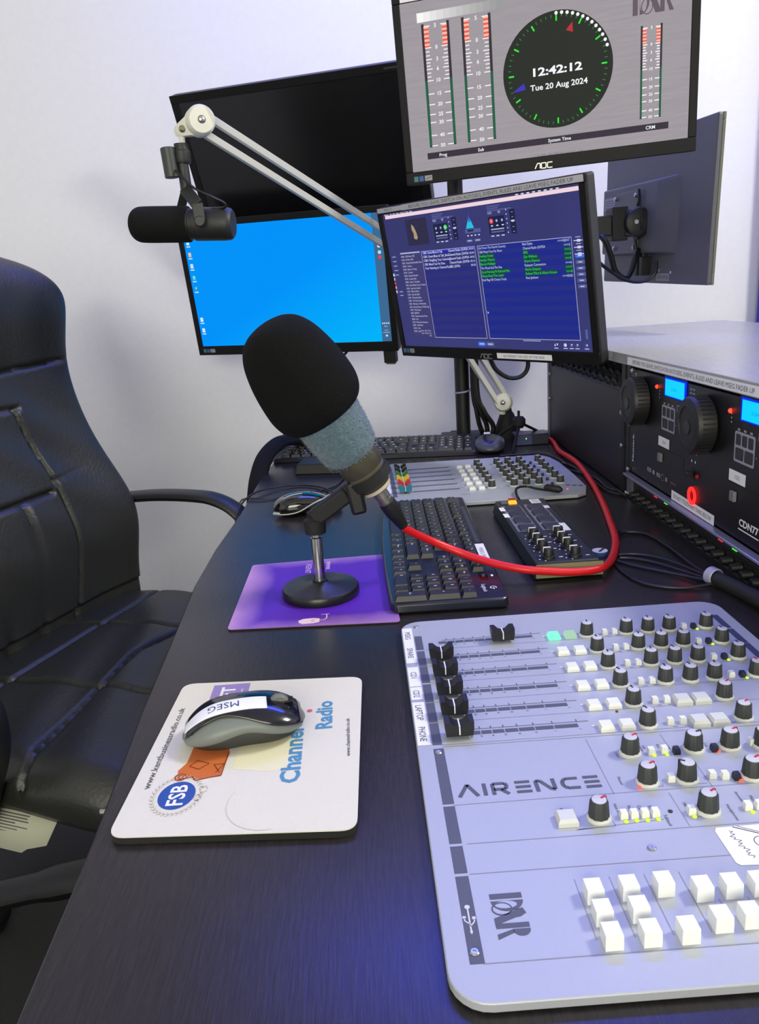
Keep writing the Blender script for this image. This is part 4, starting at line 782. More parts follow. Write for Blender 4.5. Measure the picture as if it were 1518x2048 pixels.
# headphones hooked over the far left corner
t = thing('headphones', 'black headphones hooked over the far left edge of the desk', 'headphones', (-.2, 1.65, 0))
G().tube([(-.246, 1.545, -.11), (-.238, 1.565, -.045), (-.232, 1.60, -.004), (-.218, 1.64, .030), (-.192, 1.69, .048), (-.165, 1.735, .045), (-.140, 1.775, .028)], .014, 12, flat=(.7, 1.35)).build('headband', mat('headband_black', (14, 14, 15), .8, spec=.25), t, world=True)
G().tube([(-.212, 1.635, .012), (-.195, 1.68, .026), (-.172, 1.72, .028), (-.150, 1.76, .014)], .0035, 8).build('band_wire', mat('wire_grey', (120, 122, 120), .35, metal=.5), t, world=True)
for p, ax in (((-.130, 1.790, .022), (.3, -.2, 1)), ((-.250, 1.53, -.135), (1, .1, .2))): G().lathe([(.012, -.014), (.034, -.012), (.038, 0), (.034, .012), (.02, .014)], p, ax).build('ear_cup', DARK, t, world=True)
# ------------------------------------------------------------------ foreground microphone
A = Vector((-.101, .850, .327)); Bq = Vector((.037, .893, .079)); ax = (Bq-A).normalized()
t = thing('desk_microphone', 'desk microphone with large black foam and a blue-grey fluffy sleeve, leaning left', 'microphone', tuple(A+ax*.19))
def la(prof, name, m, sub=None, n=40, **k):
    if name == 'foam_windshield': n = 72; prof = [(max(0, p.x), p.y) for p in catmull([(r, z, 0) for r, z in prof], 5)]
    return G().lathe([(r, z) for r, z in prof], tuple(A), tuple(ax), n).build(name, m, t, world=True, **k)
la([(0, 0), (.012, .0012), (.024, .0045), (.035, .012), (.0440, .026), (.0500, .045), (.0535, .065), (.0550, .085), (.0545, .098), (.0510, .110), (.0440, .119), (.034, .123), (.02, .125)], 'foam_windshield', mat('foam_black', (13, 14, 14), .95, bump=.9, scale=700, var=.25, spec=.2))
g = G(); n = 90; rings = []; random.seed(9)
for i, z in enumerate([.098+.0025*k for k in range(33)]):
    u = (z-.098)/.08; r = (.0400-.004*u-.0045*u**3) if z < .172 else .0325-(z-.172)*.9
    rings.append([((r+random.uniform(-.0009, .0009))*math.cos(2*PI*k/n), (r+random.uniform(-.0009, .0009))*math.sin(2*PI*k/n), z) for k in range(n)])
q = ax.to_track_quat('Z', 'Y').to_matrix().to_4x4(); g.M = Matrix.Translation(A) @ q; g.loft(rings)
FUR = mat('sleeve_blue_grey', (88, 112, 124), .95, bump=1, scale=450, var=.22, sheen=.3); fl = g.build('fluffy_sleeve', FUR, t, world=True)
g = G(); g.M = Matrix.Translation(A) @ q; random.seed(5)
for k in range(2600):                                                     # short tufts of pile on the sleeve
    a = random.uniform(0, 2*PI); z = random.uniform(.112, .178); u = (z-.098)/.08; r = (.0400-.004*u-.0045*u**3) if z < .172 else .0315
    p = Vector((r*math.cos(a), r*math.sin(a), z)); d = Vector((math.cos(a)+random.uniform(-.5, .5), math.sin(a)+random.uniform(-.5, .5), random.uniform(-.2, .9))).normalized()*random.uniform(.0015, .0036); s_ = Vector((-math.sin(a), math.cos(a), 0))*.0005
    g.add([p-s_, p+s_, p+d], [(0, 1, 2)])
pl = g.build('sleeve_pile', FUR, fl, world=True); pl['kind'] = 'stuff'
OLV = mat('microphone_body', (80, 77, 62), .36, metal=.3)
la([(.0250, .150), (.0265, .166), (.0262, .185), (.0256, .196), (.0246, .1975), (.0246, .1995), (.0254, .2005), (.0250, .2090), (.0232, .211), (.0215, .218), (.0195, .223)], 'body', OLV)
la([(.0165, .221), (.0188, .223), (.0188, .2275), (.0155, .2300), (.0090, .2305)], 'base_ring', mat('ring_cream', (206, 200, 172), .4, metal=.3))
la([(.0090, .229), (.0092, .241), (.0086, .2415), (.0086, .244), (.0092, .2445), (.0092, .2490), (.0088, .250)], 'cable_connector', mat('connector_nickel', (170, 166, 150), .28, metal=.9))
t = thing('microphone_stand', 'round black table stand with a chrome post on the purple pad', 'microphone stand', (-.068, .885, .0026))
G().lathe([(.0465, 0), (.0470, .0015), (.0470, .0085), (.0455, .0108), (.040, .0122), (.012, .0150), (.009, .0170), (.009, .0190)], (0, 0, 0), n=56).build('base', mat('stand_black', (20, 20, 21), .33), t)
G().lathe([(.0068, .015), (.0068, .072), (.0056, .073), (.0056, .085)], (0, 0, 0), n=24).build('post', CHROME, t)
G().lathe([(.0125, .078), (.0130, .084), (.0130, .094), (.0090, .097), (.0090, .104)], (0, 0, 0), n=24).build('swivel_joint', RUB, t)
g = G(); g.beam((-.070, .884, .098), (-.026, .884, .127), .020, .019, up=(0, 1, 0)); g.beam((-.028, .884, .122), (-.006, .886, .137), .026, .014, up=(0, 1, 0)); g.build('bracket', RUB, t, world=True, bevel=.003)
g = G(); c = A+ax*.207
g.lathe([(.0246, -.004), (.0275, -.004), (.0275, .008), (.0240, .008), (.0246, -.004)], tuple(c), tuple(ax), 32); g.build('clamp_ring', RUB, t, world=True)
G().box((-.0165, .872, .124), (.018, .016, .040), rot=Euler((0, -.15, 0))).build('clamp_knob', DARK, t, world=True, bevel=.004)
P0 = A+ax*.2495
t = thing('cable', 'red microphone cable sweeping over the keyboard and around the pad controller', 'cable', (.2, .93, 0))
e_ = A+ax*.285
G().lathe([(.0102, 0), (.0104, .004), (.0100, .016), (.0080, .026), (.0062, .037), (.0060, .039)], tuple(P0), tuple(ax), 24).build('cable_plug', DARK, t, world=True)
RED = mat('cable_red', (212, 26, 34), .38)
G().tube([tuple(A+ax*.278), tuple(A+ax*.29), (.052, .905, .064), (.075, .917, .048), (.103, .916, .034), (.124, .905, .0275), (.152, .885, .023), (.18, .872, .0195), (.21, .8705, .0155), (.234, .8705, .013), (.259, .873, .012), (.2785, .884, .0115), (.298, .916, .008), (.3160, .958, .0055), (.332, 1.005, .0055), (.350, 1.085, .0055), (.372, 1.195, .0055), (.392, 1.32, .006), (.405, 1.44, .008), (.405, 1.50, .010), (.406, 1.60, .0055), (.418, 1.70, .0055), (.412, 1.775, .0055), (.38, 1.83, .0055), (.345, 1.86, .0055)], .0050, 12).build('cable_jacket', RED, t, world=True)
# ------------------------------------------------------------------ boom arm and broadcast microphone
t = thing('boom_arm', 'white boom arm reaching from the back of the desk leftward across the screens', 'boom arm', (.33, 1.83, 0))
b0 = Vector((.326, 1.80, .087)); el = Vector((.1235, 1.80, .430)); hd = Vector((-.235, 1.40, .640))
G().lathe([(.030, .0), (.030, .018), (.026, .030), (.017, .055), (.012, .062), (.010, .075)], (.338, 1.825, 0), n=24).build('base', RUB, t, world=True)
def pair(a, b, name, off=.0135, wdt=.0115):
    d = (b-a).normalized(); u = Vector((.56, .83, 0)); v = d.cross(Vector((0.45, -.89, 0))).normalized()
    for s in (-1, 1):
        g = G(); g.beam(a+v*off*s, b+v*off*s, wdt, wdt*.95, up=(.45, -.89, 0)); g.build(name, ARMG, t, world=True, bevel=.001)
def joint(c, r=.024, th=.014, nrm=(.35, -.93, 0.05)):
    g = G(); g.lathe([(.004, -th-.006), (r-.004, -th-.005), (r, -th+.001), (r, th-.001), (r-.004, th+.005), (.0065, th+.006), (.006, th+.003)], tuple(c), nrm, 36); g.build('joint_disc', ARMW, t, world=True)
    g = G(); n_ = Vector(nrm).normalized(); g.lathe([(.0055, 0), (.0052, .004), (.003, .0055)], tuple(c+n_*(th+.003)), nrm, 14); g.build('joint_bolt', STEEL, t, world=True)
pair(b0, el, 'lower_arm'); pair(el, hd, 'upper_arm')
joint(b0, .0215, .010, (-.25, -.95, .1)); joint(el); joint(hd, .0235, .012, (.35, -.93, -.05))
g = G(); n_ = Vector((.35, -.93, -.05)).normalized(); tip = Vector((-.268, 1.405, .630)); g.M = Matrix.Identity(4)
for s in (-1, 1):
    o_ = n_*.009*s; d = (tip-hd).normalized(); v = d.cross(n_).normalized()
    ps = []
    for cc, rr, a0 in ((hd, .0225, -80), (tip, .0105, 100)):
        for k in range(9): a = R(a0+k*20); ps.append(cc+o_+(-d*math.cos(a)+v*math.sin(a))*rr)
    k_ = len(ps); g.add([p-n_*.0012 for p in ps]+[p+n_*.0012 for p in ps], [tuple(range(k_))[::-1], tuple(range(k_, 2*k_))]+[(i, (i+1) % k_, k_+(i+1) % k_, k_+i) for i in range(k_)])
g.build('head_bracket', ARMW, t, world=True)
g = G().lathe([(.0055, -.013), (.0055, .012), (.003, .014)], tuple(tip), tuple(n_), 14); g.build('pivot_bolt', mat('brass_bolt', (170, 165, 130), .3, metal=.9), t, world=True)
G().lathe([(.0050, 0), (.0050, -.034)], tuple(tip-Vector((0, 0, .004))), (0.02, 0, 1), 16).build('mounting_rod', ARMW, t, world=True)
g = G(); g.lathe([(.0085, 0), (.0085, .03)], (.322, 1.803, .060), (.1, -.1, 1), 14); g.beam((.322, 1.803, .075), tuple(b0), .012, .02); g.build('base_fork', ARMW, t, world=True)
t = thing('broadcast_microphone', 'black broadcast microphone hanging from the white boom arm in front of the wall', 'microphone', (-.271, 1.40, .56))
MB = mat('microphone_matt_black', (36, 38, 38), .5); m0 = Vector((-.374, 1.405, .489)); m1 = Vector((-.195, 1.385, .478)); axm = (m1-m0).normalized()
def lm(prof, name, m):
    if name == 'foam_windshield': prof = [(max(0, p.x), p.y) for p in catmull([(r, z, 0) for r, z in prof], 4)]
    return G().lathe(prof, tuple(m0), tuple(axm), 36).build(name, m, t, world=True)
lm([(.001, 0), (.012, .0015), (.021, .006), (.027, .014), (.0290, .026), (.0293, .060), (.0290, .100), (.0270, .103)], 'foam_windshield', mat('foam_dark', (24, 24, 25), .95, spec=.2, bump=.6, scale=800))
lm([(.022, .100), (.0262, .101), (.0262, .106), (.0240, .107), (.0240, .112), (.0262, .113), (.0268, .118), (.0268, .164), (.0262, .171), (.0245, .176), (.021, .179), (.001, .180)], 'body', MB)
g = G(); g.lathe([(.0095, 0), (.0095, .065), (.007, .067)], (-.2705, 1.40, .535), (-.02, 0, 1), 20); g.lathe([(.0125, 0), (.0140, .004), (.0140, .018), (.0120, .020), (.0115, .030)], (-.2705, 1.40, .578), (0, 0, 1), 24); g.build('stand_mount', MB, t, world=True)
G().lathe([(.010, 0), (.0116, .001), (.0120, .045), (.0105, .0465)], (-.290, 1.393, .556), (-.04, 0, 1), 22).build('cable_socket', mat('socket_grey', (58, 62, 58), .45), t, world=True)
g = G(); g.beam((-.272, 1.405, .540), (-.296, 1.436, .500), .014, .007, up=(0, 1, 0)); g.beam((-.272, 1.395, .540), (-.247, 1.352, .508), .020, .005, up=(0, 1, 0)); g.beam((-.247, 1.353, .510), (-.245, 1.352, .482), .018, .004, up=(0, 1, 0)); g.beam((-.296, 1.436, .502), (-.29, 1.44, .482), .014, .004, up=(0, 1, 0)); g.build('yoke', MB, t, world=True, bevel=.001)
g = G().lathe([(.0065, 0), (.0085, .001), (.0085, .008), (.007, .0095)], (-.246, 1.354, .4815), (.1, -1, .05), 20); g.build('yoke_knob', MB, t, world=True)
G().tube([(-.281, 1.383, .566), (-.272, 1.376, .556), (-.250, 1.366, .534), (-.222, 1.36, .519), (-.206, 1.362, .510), (-.203, 1.366, .504), (-.212, 1.372, .502), (-.228, 1.376, .503)], .0021, 8).build('microphone_lead', CAB, t, world=True)
# small tripod and network box at the foot of the boom arm
t = thing('mini_tripod', 'small black tripod standing among the cables below the middle monitor', 'tripod', (.338, 1.685, 0))
G().lathe([(.009, .045), (.0145, .052), (.0150, .064), (.010, .070), (.0030, .071), (.0030, .083)], (0, 0, 0), n=18).build('head', RUB, t)
for a, b in (((.000, -.002, .055), (-.026, -.062, .0022)), ((-.004, .0, .056), (-.060, .070, .0022)), ((.004, .0, .056), (.088, .118, .0022))): G().tube([a, b], .0033, 8, 1).build('leg', RUB, t)
t = thing('network_box', 'small dark network box with a green light by the tripod', 'network box', (.372, 1.725, 0))
G().box((0, .005, .0125), (.076, .05, .025), rz=-.03).build('housing', mat('box_navy', (30, 32, 52), .35), t, bevel=.002); G().box((-.018, -.0205, .0125), (.034, .001, .021), rz=-.03).build('front_window', mat('box_front', (72, 74, 120), .3), t)
G().lathe([(.0014, 0), (.0008, .001)], (-.014, -.0215, .016), (0, -1, 0), 10).build('indicator', glow('led_green2', (120, 255, 60), 2.5), t)
# ------------------------------------------------------------------ equipment cabinet at right (front plane x = .428)
FX = .428
TOPW = wood('cabinet_top_wood_sheen', (150, 149, 151), (164, 163, 165), .24)  # black-brown top with the wall's pale reflection put into its base colour
t = thing('equipment_cabinet', 'low black equipment cabinet with a wood top holding the rack units at right', 'cabinet', (.65, 1.3, 0))
G().prism([(FX-.003, .60), (.905, .60), (.905, 1.955), (.88, 1.965), (FX-.003, 1.965)], .214, .231).build('top', TOPW, t, bevel=.001, world=True)
g = G(); g.box((.66, 1.782, .107), (.46, .018, .214)); g.build('side_panel', DARK, t, world=True)
g = G(); g.box((.60, 1.2545, .107), (.34, .010, .214)); g.build('divider', DARK, t, world=True)
g = G(); g.box((.66, .610, .107), (.46, .018, .214)); g.build('side_panel', DARK, t, world=True)
G().box((.895, 1.19, .107), (.01, 1.16, .214)).build('rear_panel', DARK, t, world=True)
for y in (1.243, 1.268, 1.762): G().box((FX+.004, y, .107), (.008, .015, .212)).build('rack_rail', DARK, t, world=True)
G().box((FX+.0005, 1.786, .107), (.002, .012, .212)).build('edge_strip', mat('edge_grey', (120, 120, 125), .4), t, world=True)
def rackM(y0=0, z0=0, x=FX-.0005): # print plane on the rack front: x runs toward the camera, y up
    return Matrix.Translation((x, y0, z0)) @ Matrix(((0, 0, -1, 0), (-1, 0, 0, 0), (0, 1, 0, 0), (0, 0, 0, 1)))
pr = Print(rackM(), z=.0026); pr.rect(-1.242, .2155, -.640, .2275, WHITE); pr.text('BEFORE YOU LEAVE, SWITCH ON AUTOSEG, EVENTS, RULES AND LEAVE MSEG FADER UP', -1.025, .2215, .0062, TXT, w=.385, lift=3); pr.build('warning_label', t, world=True, label='long white label strip along the front edge of the top')
SCM = G().lathe([(.0042, 0), (.0042, .0015), (.0025, .003), (.001, .003)], (0, 0, 0), (-1, 0, 0), 14).mesh('screw', STEEL)
def screws(t, pts):
    for y, z in pts: place(SCM, 'screw', t, tuple(Vector((FX-.003, y, z))-Vector((t.location.x, t.location.y, t.location.z-D))))
# CD player
t = thing('cd_player', 'black twin CD player in the cabinet with two jog wheels and cyan displays', 'CD player', (.5, 1.0, .045)); cd = t
G().box((.474, .991, .1275), (.092, .484, .166)).build('faceplate', mat('faceplate_black', (22, 22, 25), .38), t, world=True, bevel=.001)
screws(t, ((1.217, .208), (1.224, .137), (1.224, .123), (1.228, .047)))
pr = Print(rackM(x=FX), z=.0002); gp = mat('panel_print_grey', (150, 150, 160), .5); dkp = mat('panel_recess', (12, 12, 14), .5); slate = mat('pad_slate', (48, 48, 54), .5)
def ch(y0):                                                             # one transport: everything is laid out from its jog wheel centre y0 (toward camera = smaller y)
    a = -y0
    pr.rect(a+.105, .183, a+.183, .214, dkp)
    pr.poly(rrect(a+.098, .135, a+.146, .171, .003), gp); 
    for i in range(2): pr.poly(rrect(a+.101+i*.022, .138, a+.121+i*.022, .152, .002), slate, 2)
    for i in range(3): pr.poly(rrect(a+.101+i*.0145, .155, a+.113+i*.0145, .168, .002), slate, 2); pr.rect(a+.104+i*.0145, .172, a+.110+i*.0145, .1745, gp)
    for i in range(3): pr.rect(a+.086, .178+i*.005, a+.089, .180+i*.005, gp)
    pr.rect(a+.152, .168, a+.172, .177, gp); pr.rect(a+.1535, .1695, a+.161, .1755, dkp, 2); pr.rect(a+.163, .1695, a+.1705, .1755, dkp, 2)
    for i in range(12):
        pr.rect(a+.192, .1455+i*.0052, a+.198, .1475+i*.0052, gp); pr.rect(a+.201, .1455+i*.0052, a+.207, .1475+i*.0052, gp)
    for i in range(4): pr.disc(a+.150+i*.010, .148-(i % 2)*.006, .0012, gp)
    pr.rect(a+.085, .108, a+.181, .1095, dkp, 2); pr.rect(a+.181, .087, a+.1825, .1095, dkp, 2)
    pr.rect(a+.089, .110, a+.1295, .124, WHITE, 2)
ch(1.198); ch(.975)
pr.text('CD1', -1.0885, .117, .0045, TXT, lift=4); pr.text('CD2', -.865, .117, .0045, TXT, lift=4)
pr.text('Numark', -1.2145, .0855, .0062, WHITE, rot=90, w=.045, bold=.02); pr.text('Numark', -1.2100, .196, .004, WHITE, rot=90, w=.02, bold=.02)
for k, (x, w) in enumerate(((-1.150, .016), (-1.128, .008), (-1.112, .014), (-1.078, .006))): pr.rect(x, .062, x+w, .068, gp)
pr.text('MP3', -1.142, .065, .004, dkp, lift=4); pr.text('USB', -1.1045, .065, .004, dkp, lift=4); pr.path(circ(-1.089, .065, .005, 14), .0008, gp); pr.text('f*', -1.074, .065, .006, gp); pr.text('mp3 cd', -1.050, .0655, .004, gp, w=.018)
pr.text('CDN77', -.832, .067, .0085, WHITE, w=.045, bold=.03); pr.rect(-.856, .0575, -.808, .0590, WHITE)
pr.rect(-1.054, .042, -.918, .0555, WHITE, 3); pr.text('DO NOT TOUCH ANY THING BELOW', -.986, .0488, .0062, TXT, w=.120, lift=5)
pr.poly([(-.993, .109), (-.990, .109), (-.9905, .1125), (-.9925, .1125)], WHITE); pr.poly([(-.982, .109), (-.979, .109), (-.9795, .1125), (-.9815, .1125)], WHITE); pr.poly([(-1.000, .130), (-.984, .130), (-.994, .142)], gp)
for k in range(3): pr.rect(-.993+k*.007, .120, -.9905+k*.007, .124, gp)
pr.rect(-.991, .087, -.978, .102, dkp)
pr.build('panel_print', t, world=True)
def jog(y, z=.166):
    g = G(); n = 48; prof = [(.034, 0), (.036, .002), (.036, .020), (.034, .024), (.024, .0255), (.0235, .0245), (.008, .0242)]
    g.lathe(prof, (FX-.001, y, z), (-1, 0, 0), n); o = g.build('jog_wheel', mat('jog_black', (26, 26, 28), .5), t, world=True)
    for k in range(24):
        a = 2*PI*k/24; 
    gg_ = G()
    for k in range(36): a = 2*PI*k/36; gg_.box((FX-.012, y+.0362*math.cos(a), z+.0362*math.sin(a)), (.016, .0022, .0022), rot=Euler((a, 0, 0)))
    gg_.build('grip_ribs', RUB, t, world=True); G().lathe([(.009, 0), (.009, .001)], (FX-.0255, y, z-.002), (-1, 0, 0), 20).build('finger_dimple', mat('dimple', (44, 44, 46), .4), t, world=True)
jog(1.176); jog(.952)
CYN = glow('display_cyan', (0, 190, 255), 1.25); CYE = glow('display_blue_edge', (0, 40, 230), 1.1)
for y in (1.0520, .8270):
    G().box((FX-.0012, y, .198), (.0024, .072, .027)).build('display_surround', CYE, t, world=True, bevel=.0008); G().box((FX-.0027, y-.001, .198), (.001, .064, .0225)).build('display', CYN, t, world=True)
    pr = Print(rackM(x=FX-.0033), z=.0001); pr.text('2:04', -y, .197, .004, glow('digit_blue', (0, 140, 220), 1), w=.018); pr.build('display_digits', t, world=True)
def lamp(t, y, z, m, r=.0030): G().lathe([(r, 0), (r*.8, .002), (r*.3, .003)], (FX-.001, y, z), (-1, 0, 0), 12).build('indicator', m, t, world=True)
LR = glow('lamp_red', (255, 50, 30), 4); lamp(t, 1.118, .194, LR); lamp(t, .889, .192, LR); lamp(t, 1.020, .164, LR); lamp(t, .9695, .094, glow('lamp_dim', (150, 20, 30), .7))
G().box((FX-.002, 1.0225, .175), (.004, .018, .006)).build('lit_button', mat('button_lilac', (110, 110, 180), .4), t, world=True)
G().lathe([(.0075, 0), (.0120, 0), (.0120, .002), (.0075, .002), (.0075, 0)], (FX-.001, .983, .065), (-1, 0, 0), 32).build('power_ring', glow('ring_red', (255, 30, 30), 3), t, world=True)
for y in (1.0955, .869): G().box((FX-.0025, y, .094), (.004, .011, .012)).build('eject_button', mat('eject_grey', (116, 116, 120), .4), t, world=True, bevel=.0005)
G().box((FX-.006, .984, .0945), (.010, .006, .007)).build('toggle_switch', DARK, t, world=True, bevel=.001)
# processor below
t = thing('audio_processor', 'slim black audio processor with a silver top lip, lowest unit in the cabinet', 'audio processor', (.5, 1.0, .003))
G().box((.478, .991, .0205), (.10, .484, .0405)).build('faceplate', MATS['faceplate_black'], t, world=True)
G().box((FX-.004, .991, .0390), (.012, .484, .0040)).build('top_lip', mat('lip_silver', (150, 150, 185), .3, metal=.5), t, world=True, bevel=.001)
G().box((FX-.0015, 1.221, .0205), (.003, .022, .033)).build('ear_plate', mat('ear_silver', (120, 122, 135), .35, metal=.4), t, world=True)
screws(t, ((1.230, .0355), (1.234, .005)))
pr = Print(rackM(x=FX), z=.0002); 
for a, b in ((-1.196, -1.003), (-.985, -.80), (-.79, -.76)): pr.rect(a, .0285, b, .0350, dkp); pr.line((a, .0275), (b, .0275), .0006, INK)
pr.rect(-1.211, .0003, -.75, .0016, mat('lower_line', (96, 98, 106), .5))
for k in range(40): pr.rect(-1.19+k*.0108, .006+(k % 3)*.002, -1.1892+k*.0108, .022, mat('fine_print', (78, 78, 84), .5))
pr.build('panel_print', t, world=True)
NK = G().lathe([(.0066, 0), (.0060, .002), (.0050, .012), (.0044, .0125)], (0, 0, 0), (-1, 0, 0), 16).mesh('knob', DARK)
for k in range(17): place(NK, 'knob', t, (FX-.001-.5, 1.186-k*.0245-1.0, .014-.003))
for y, m in ((1.110, 'r'), (1.071, 'g'), (.896, 'r'), (.859, 'g')):
    for d in (-.003, .003): G().box((FX-.001, y+d, .031), (.0016, .0045, .0022)).build('indicator', glow('pro_red', (255, 30, 60), 1.6) if m == 'r' else glow('pro_green', (60, 255, 40), 1.6), t, world=True)
# far bay: blank panel and tilted small mixer on it
t = thing('blank_rack_panel', 'plain black blanking panel closing the far bay of the cabinet', 'rack panel', (.44, 1.51, .01))
G().box((FX+.002, 1.5145, .0855), (.004, .479, .165)).build('panel', mat('blank_black', (26, 26, 29), .45), t, world=True, bevel=.0006)
screws(t, ((1.265, .135), (1.262, .080), (1.757, .150), (1.757, .095)))
pr = Print(rackM(x=FX), z=.0003); pr.rect(-1.2565, .134, -1.2495, .182, WHITE); pr.build('paper_label', t, world=True)
t = thing('rack_mixer', 'sloping rack mixer with rows of small knobs above the blank panel', 'mixer', (.47, 1.51, .17))
g = G(); g.add([(FX+.002, 1.280, .168), (FX+.002, 1.752, .168), (.498, 1.755, .210), (.498, 1.275, .210), (FX+.002, 1.275, .163), (FX+.002, 1.755, .163), (.498, 1.755, .163), (.498, 1.275, .163)], [(0, 1, 2, 3), (4, 5, 6, 7), (0, 4, 5, 1), (2, 6, 7, 3), (0, 3, 7, 4), (1, 5, 6, 2)]); g.build('faceplate', mat('mixer_slate', (62, 62, 72), .45), t, world=True)
sl = Vector((-.515, 0, .857)); SK = G().lathe([(.0062, 0), (.0055, .010), (.0045, .0105)], (0, 0, 0), tuple(sl), 14).mesh('knob', DARK)
random.seed(11)
for i in range(12):
    for j in range(3): p = Vector((.438+.018*j, 1.295+.039*i, .174+.0108*j)); place(SK, 'knob', t, tuple(p-Vector((.47, 1.51, .17))))
for y, x, c in ((1.315, .462, 'b'), (1.315, .440, 'r'), (1.285, .440, 'r')):
    G().lathe([(.0034, 0), (.002, .003)], (x, y, .168+(x-FX)*.6+.003), tuple(sl), 12).build('indicator', glow('mix_blue', (40, 90, 255), 5) if c == 'b' else glow('mix_red', (255, 40, 60), 3.5), t, world=True)
# ------------------------------------------------------------------ black leads at right
z = .0022
leads = [[(.335, 1.02, z), (.352, 1.042, z), (.378, 1.028, z), (.390, .985, z), (.390, .90, .004), (.392, .84, .006)],
 [(.335, 1.015, .0035), (.356, 1.034, .0035), (.381, 1.018, .0035), (.388, .96, .004), (.389, .88, .005), (.391, .835, .007)],
 [(.318, .948, z), (.340, .945, z), (.362, .925, z), (.378, .89, .003), (.389, .84, .006)],
 [(.316, .936, z), (.330, .930, z), (.352, .908, z), (.372, .87, .003), (.388, .83, .006)],
 [(.308, .925, z), (.322, .905, z), (.346, .88, z), (.368, .855, .003), (.387, .825, .006)],
 [(.302, .915, z), (.303, .878, z), (.312, .846, z), (.333, .828, z), (.358, .822, z), (.386, .822, .005)]]
for i, p in enumerate(leads): cable('thin black lead curving from the red cable loop to the sleeve at right', p, .0019, group='thin black leads gathered at right')
o = G().tube([(-.004, .012, 0), (.0, 0, 0), (.008, -.03, .0), (.014, -.075, .002), (.02, -.13, .004), (.03, -.22, .004)], .0085, 14).build('cable_sleeve', RUB, None, loc=(.391, .823, .0095)); tag(o, 'black cable sleeve running off right between mixer and cabinet', 'cable sleeve')
o = G().lathe([(.0092, -.006), (.0102, -.005), (.0104, .005), (.0092, .006), (.0092, -.006)], (0, 0, 0), (-.3, 1, 0), 24).build('cable_collar', mat('collar_lilac', (160, 160, 190), .4), None, loc=(.3895, .830, .0108)); tag(o, 'pale ring where the thin black leads enter the sleeve', 'cable collar')
cable('black lead lying in a loop in front of the blank rack panel', [(.378, 1.44, .003), (.397, 1.40, .003), (.410, 1.35, .003), (.408, 1.28, .003), (.419, 1.262, .003), (.42, 1.22, .003)], .002)
cable('black lead running from the smaller mixing console towards the cabinet', [(.3775, 1.47, .010), (.392, 1.455, .006), (.400, 1.36, .003), (.402, 1.26, .003), (.416, 1.235, .003)], .002)
cable('black lead coming out over the back edge of the smaller mixing console', [(.28, 1.60, .003), (.335, 1.598, .004), (.368, 1.575, .006), (.385, 1.53, .004), (.392, 1.47, .003), (.398, 1.45, .003)], .0026)
# ------------------------------------------------------------------ office chair (local x = forward, y = far side, z up from the floor)
t = thing('office_chair', 'black leather executive office chair pulled up to the left of the desk', 'office chair', (-.429, 1.183, -D), (0, 0, R(-21.7)))
def sup(a, b, th, e): c, s = math.cos(th), math.sin(th); return a*abs(c)**e*(1 if c >= 0 else -1), b*abs(s)**e*(1 if s >= 0 else -1)
def groove(d, w=.006): w *= .62; return .75*math.exp(-(d/w)**2)
def seat_z(x, y):
    z = .552+.010*math.cos(x*9)*math.cos(y*4.5)
    for s in (-.11, .11): z -= .012*groove(y-s-.02*math.sin(x*5), .007)
    z -= .012*groove(x-.03-.15*abs(y), .007)+.010*groove(x+.12, .007); z += .003*math.sin(x*60+y*25)*math.exp(-((x-.05)/.12)**2)
    z -= .035*max(0, (x-.13)/.13)**2.2
    return z
g = G(); nx, ny = 150, 150; top = []; sx0, sx1, hy = -.24, .275, .305
for i in range(nx+1):
    for j in range(ny+1):
        u = -1+2*i/nx; v = -1+2*j/ny; cu = (abs(u)**6+abs(v)**6)**(1/6); m_ = max(abs(u), abs(v)); k_ = (m_/cu) if cu > 1e-6 else 1
        u2, v2 = u*k_, v*k_; x = (sx0+sx1)/2+(sx1-sx0)/2*u2; y = hy*v2; r_ = max(abs(u), abs(v)); drop = .030*max(0, (r_-.86)/.14)**2.2
        top.append((x, y, seat_z(x, y)-drop))
n1 = ny+1; fs = [(i*n1+j, i*n1+j+1, (i+1)*n1+j+1, (i+1)*n1+j) for i in range(nx) for j in range(ny)]
rim = [i*n1 for i in range(nx+1)]+[nx*n1+j for j in range(1, ny+1)]+[i*n1+ny for i in range(nx-1, -1, -1)]+[j for j in range(ny-1, 0, -1)]
vs_ = list(top); base = len(vs_); lv = []
for z_, s_ in ((.52, 1.010), (.490, 1.0), (.472, .96)):
    lv.append(len(vs_)); vs_ += [(top[q_][0]*s_, top[q_][1]*s_, z_-.016*max(0, min(1, (top[q_][0]-.05)/.2))) for q_ in rim]
m_ = len(rim); prev = rim
for l0 in lv:
    cur = [l0+k for k in range(m_)]; fs += [(prev[k], cur[k], cur[(k+1) % m_], prev[(k+1) % m_]) for k in range(m_)]; prev = cur
fs.append(tuple(prev)); g.add(vs_, fs); g.build('seat', LEATH, t, ang=60)
# worn patches on the front corner of the seat
WORN = mat('worn_leather', (176, 172, 160), .8, bump=.5, scale=300)
g = G(); random.seed(2)
for k in range(12): x = .20+random.uniform(0, .045); y = -.302+random.uniform(-.003, .004); g.box((x, y, seat_z(x, y)-.028+random.uniform(-.006, .002)), (.008, .0035, .004), rz=random.random())
wp = g.build('worn_patch', WORN, t)
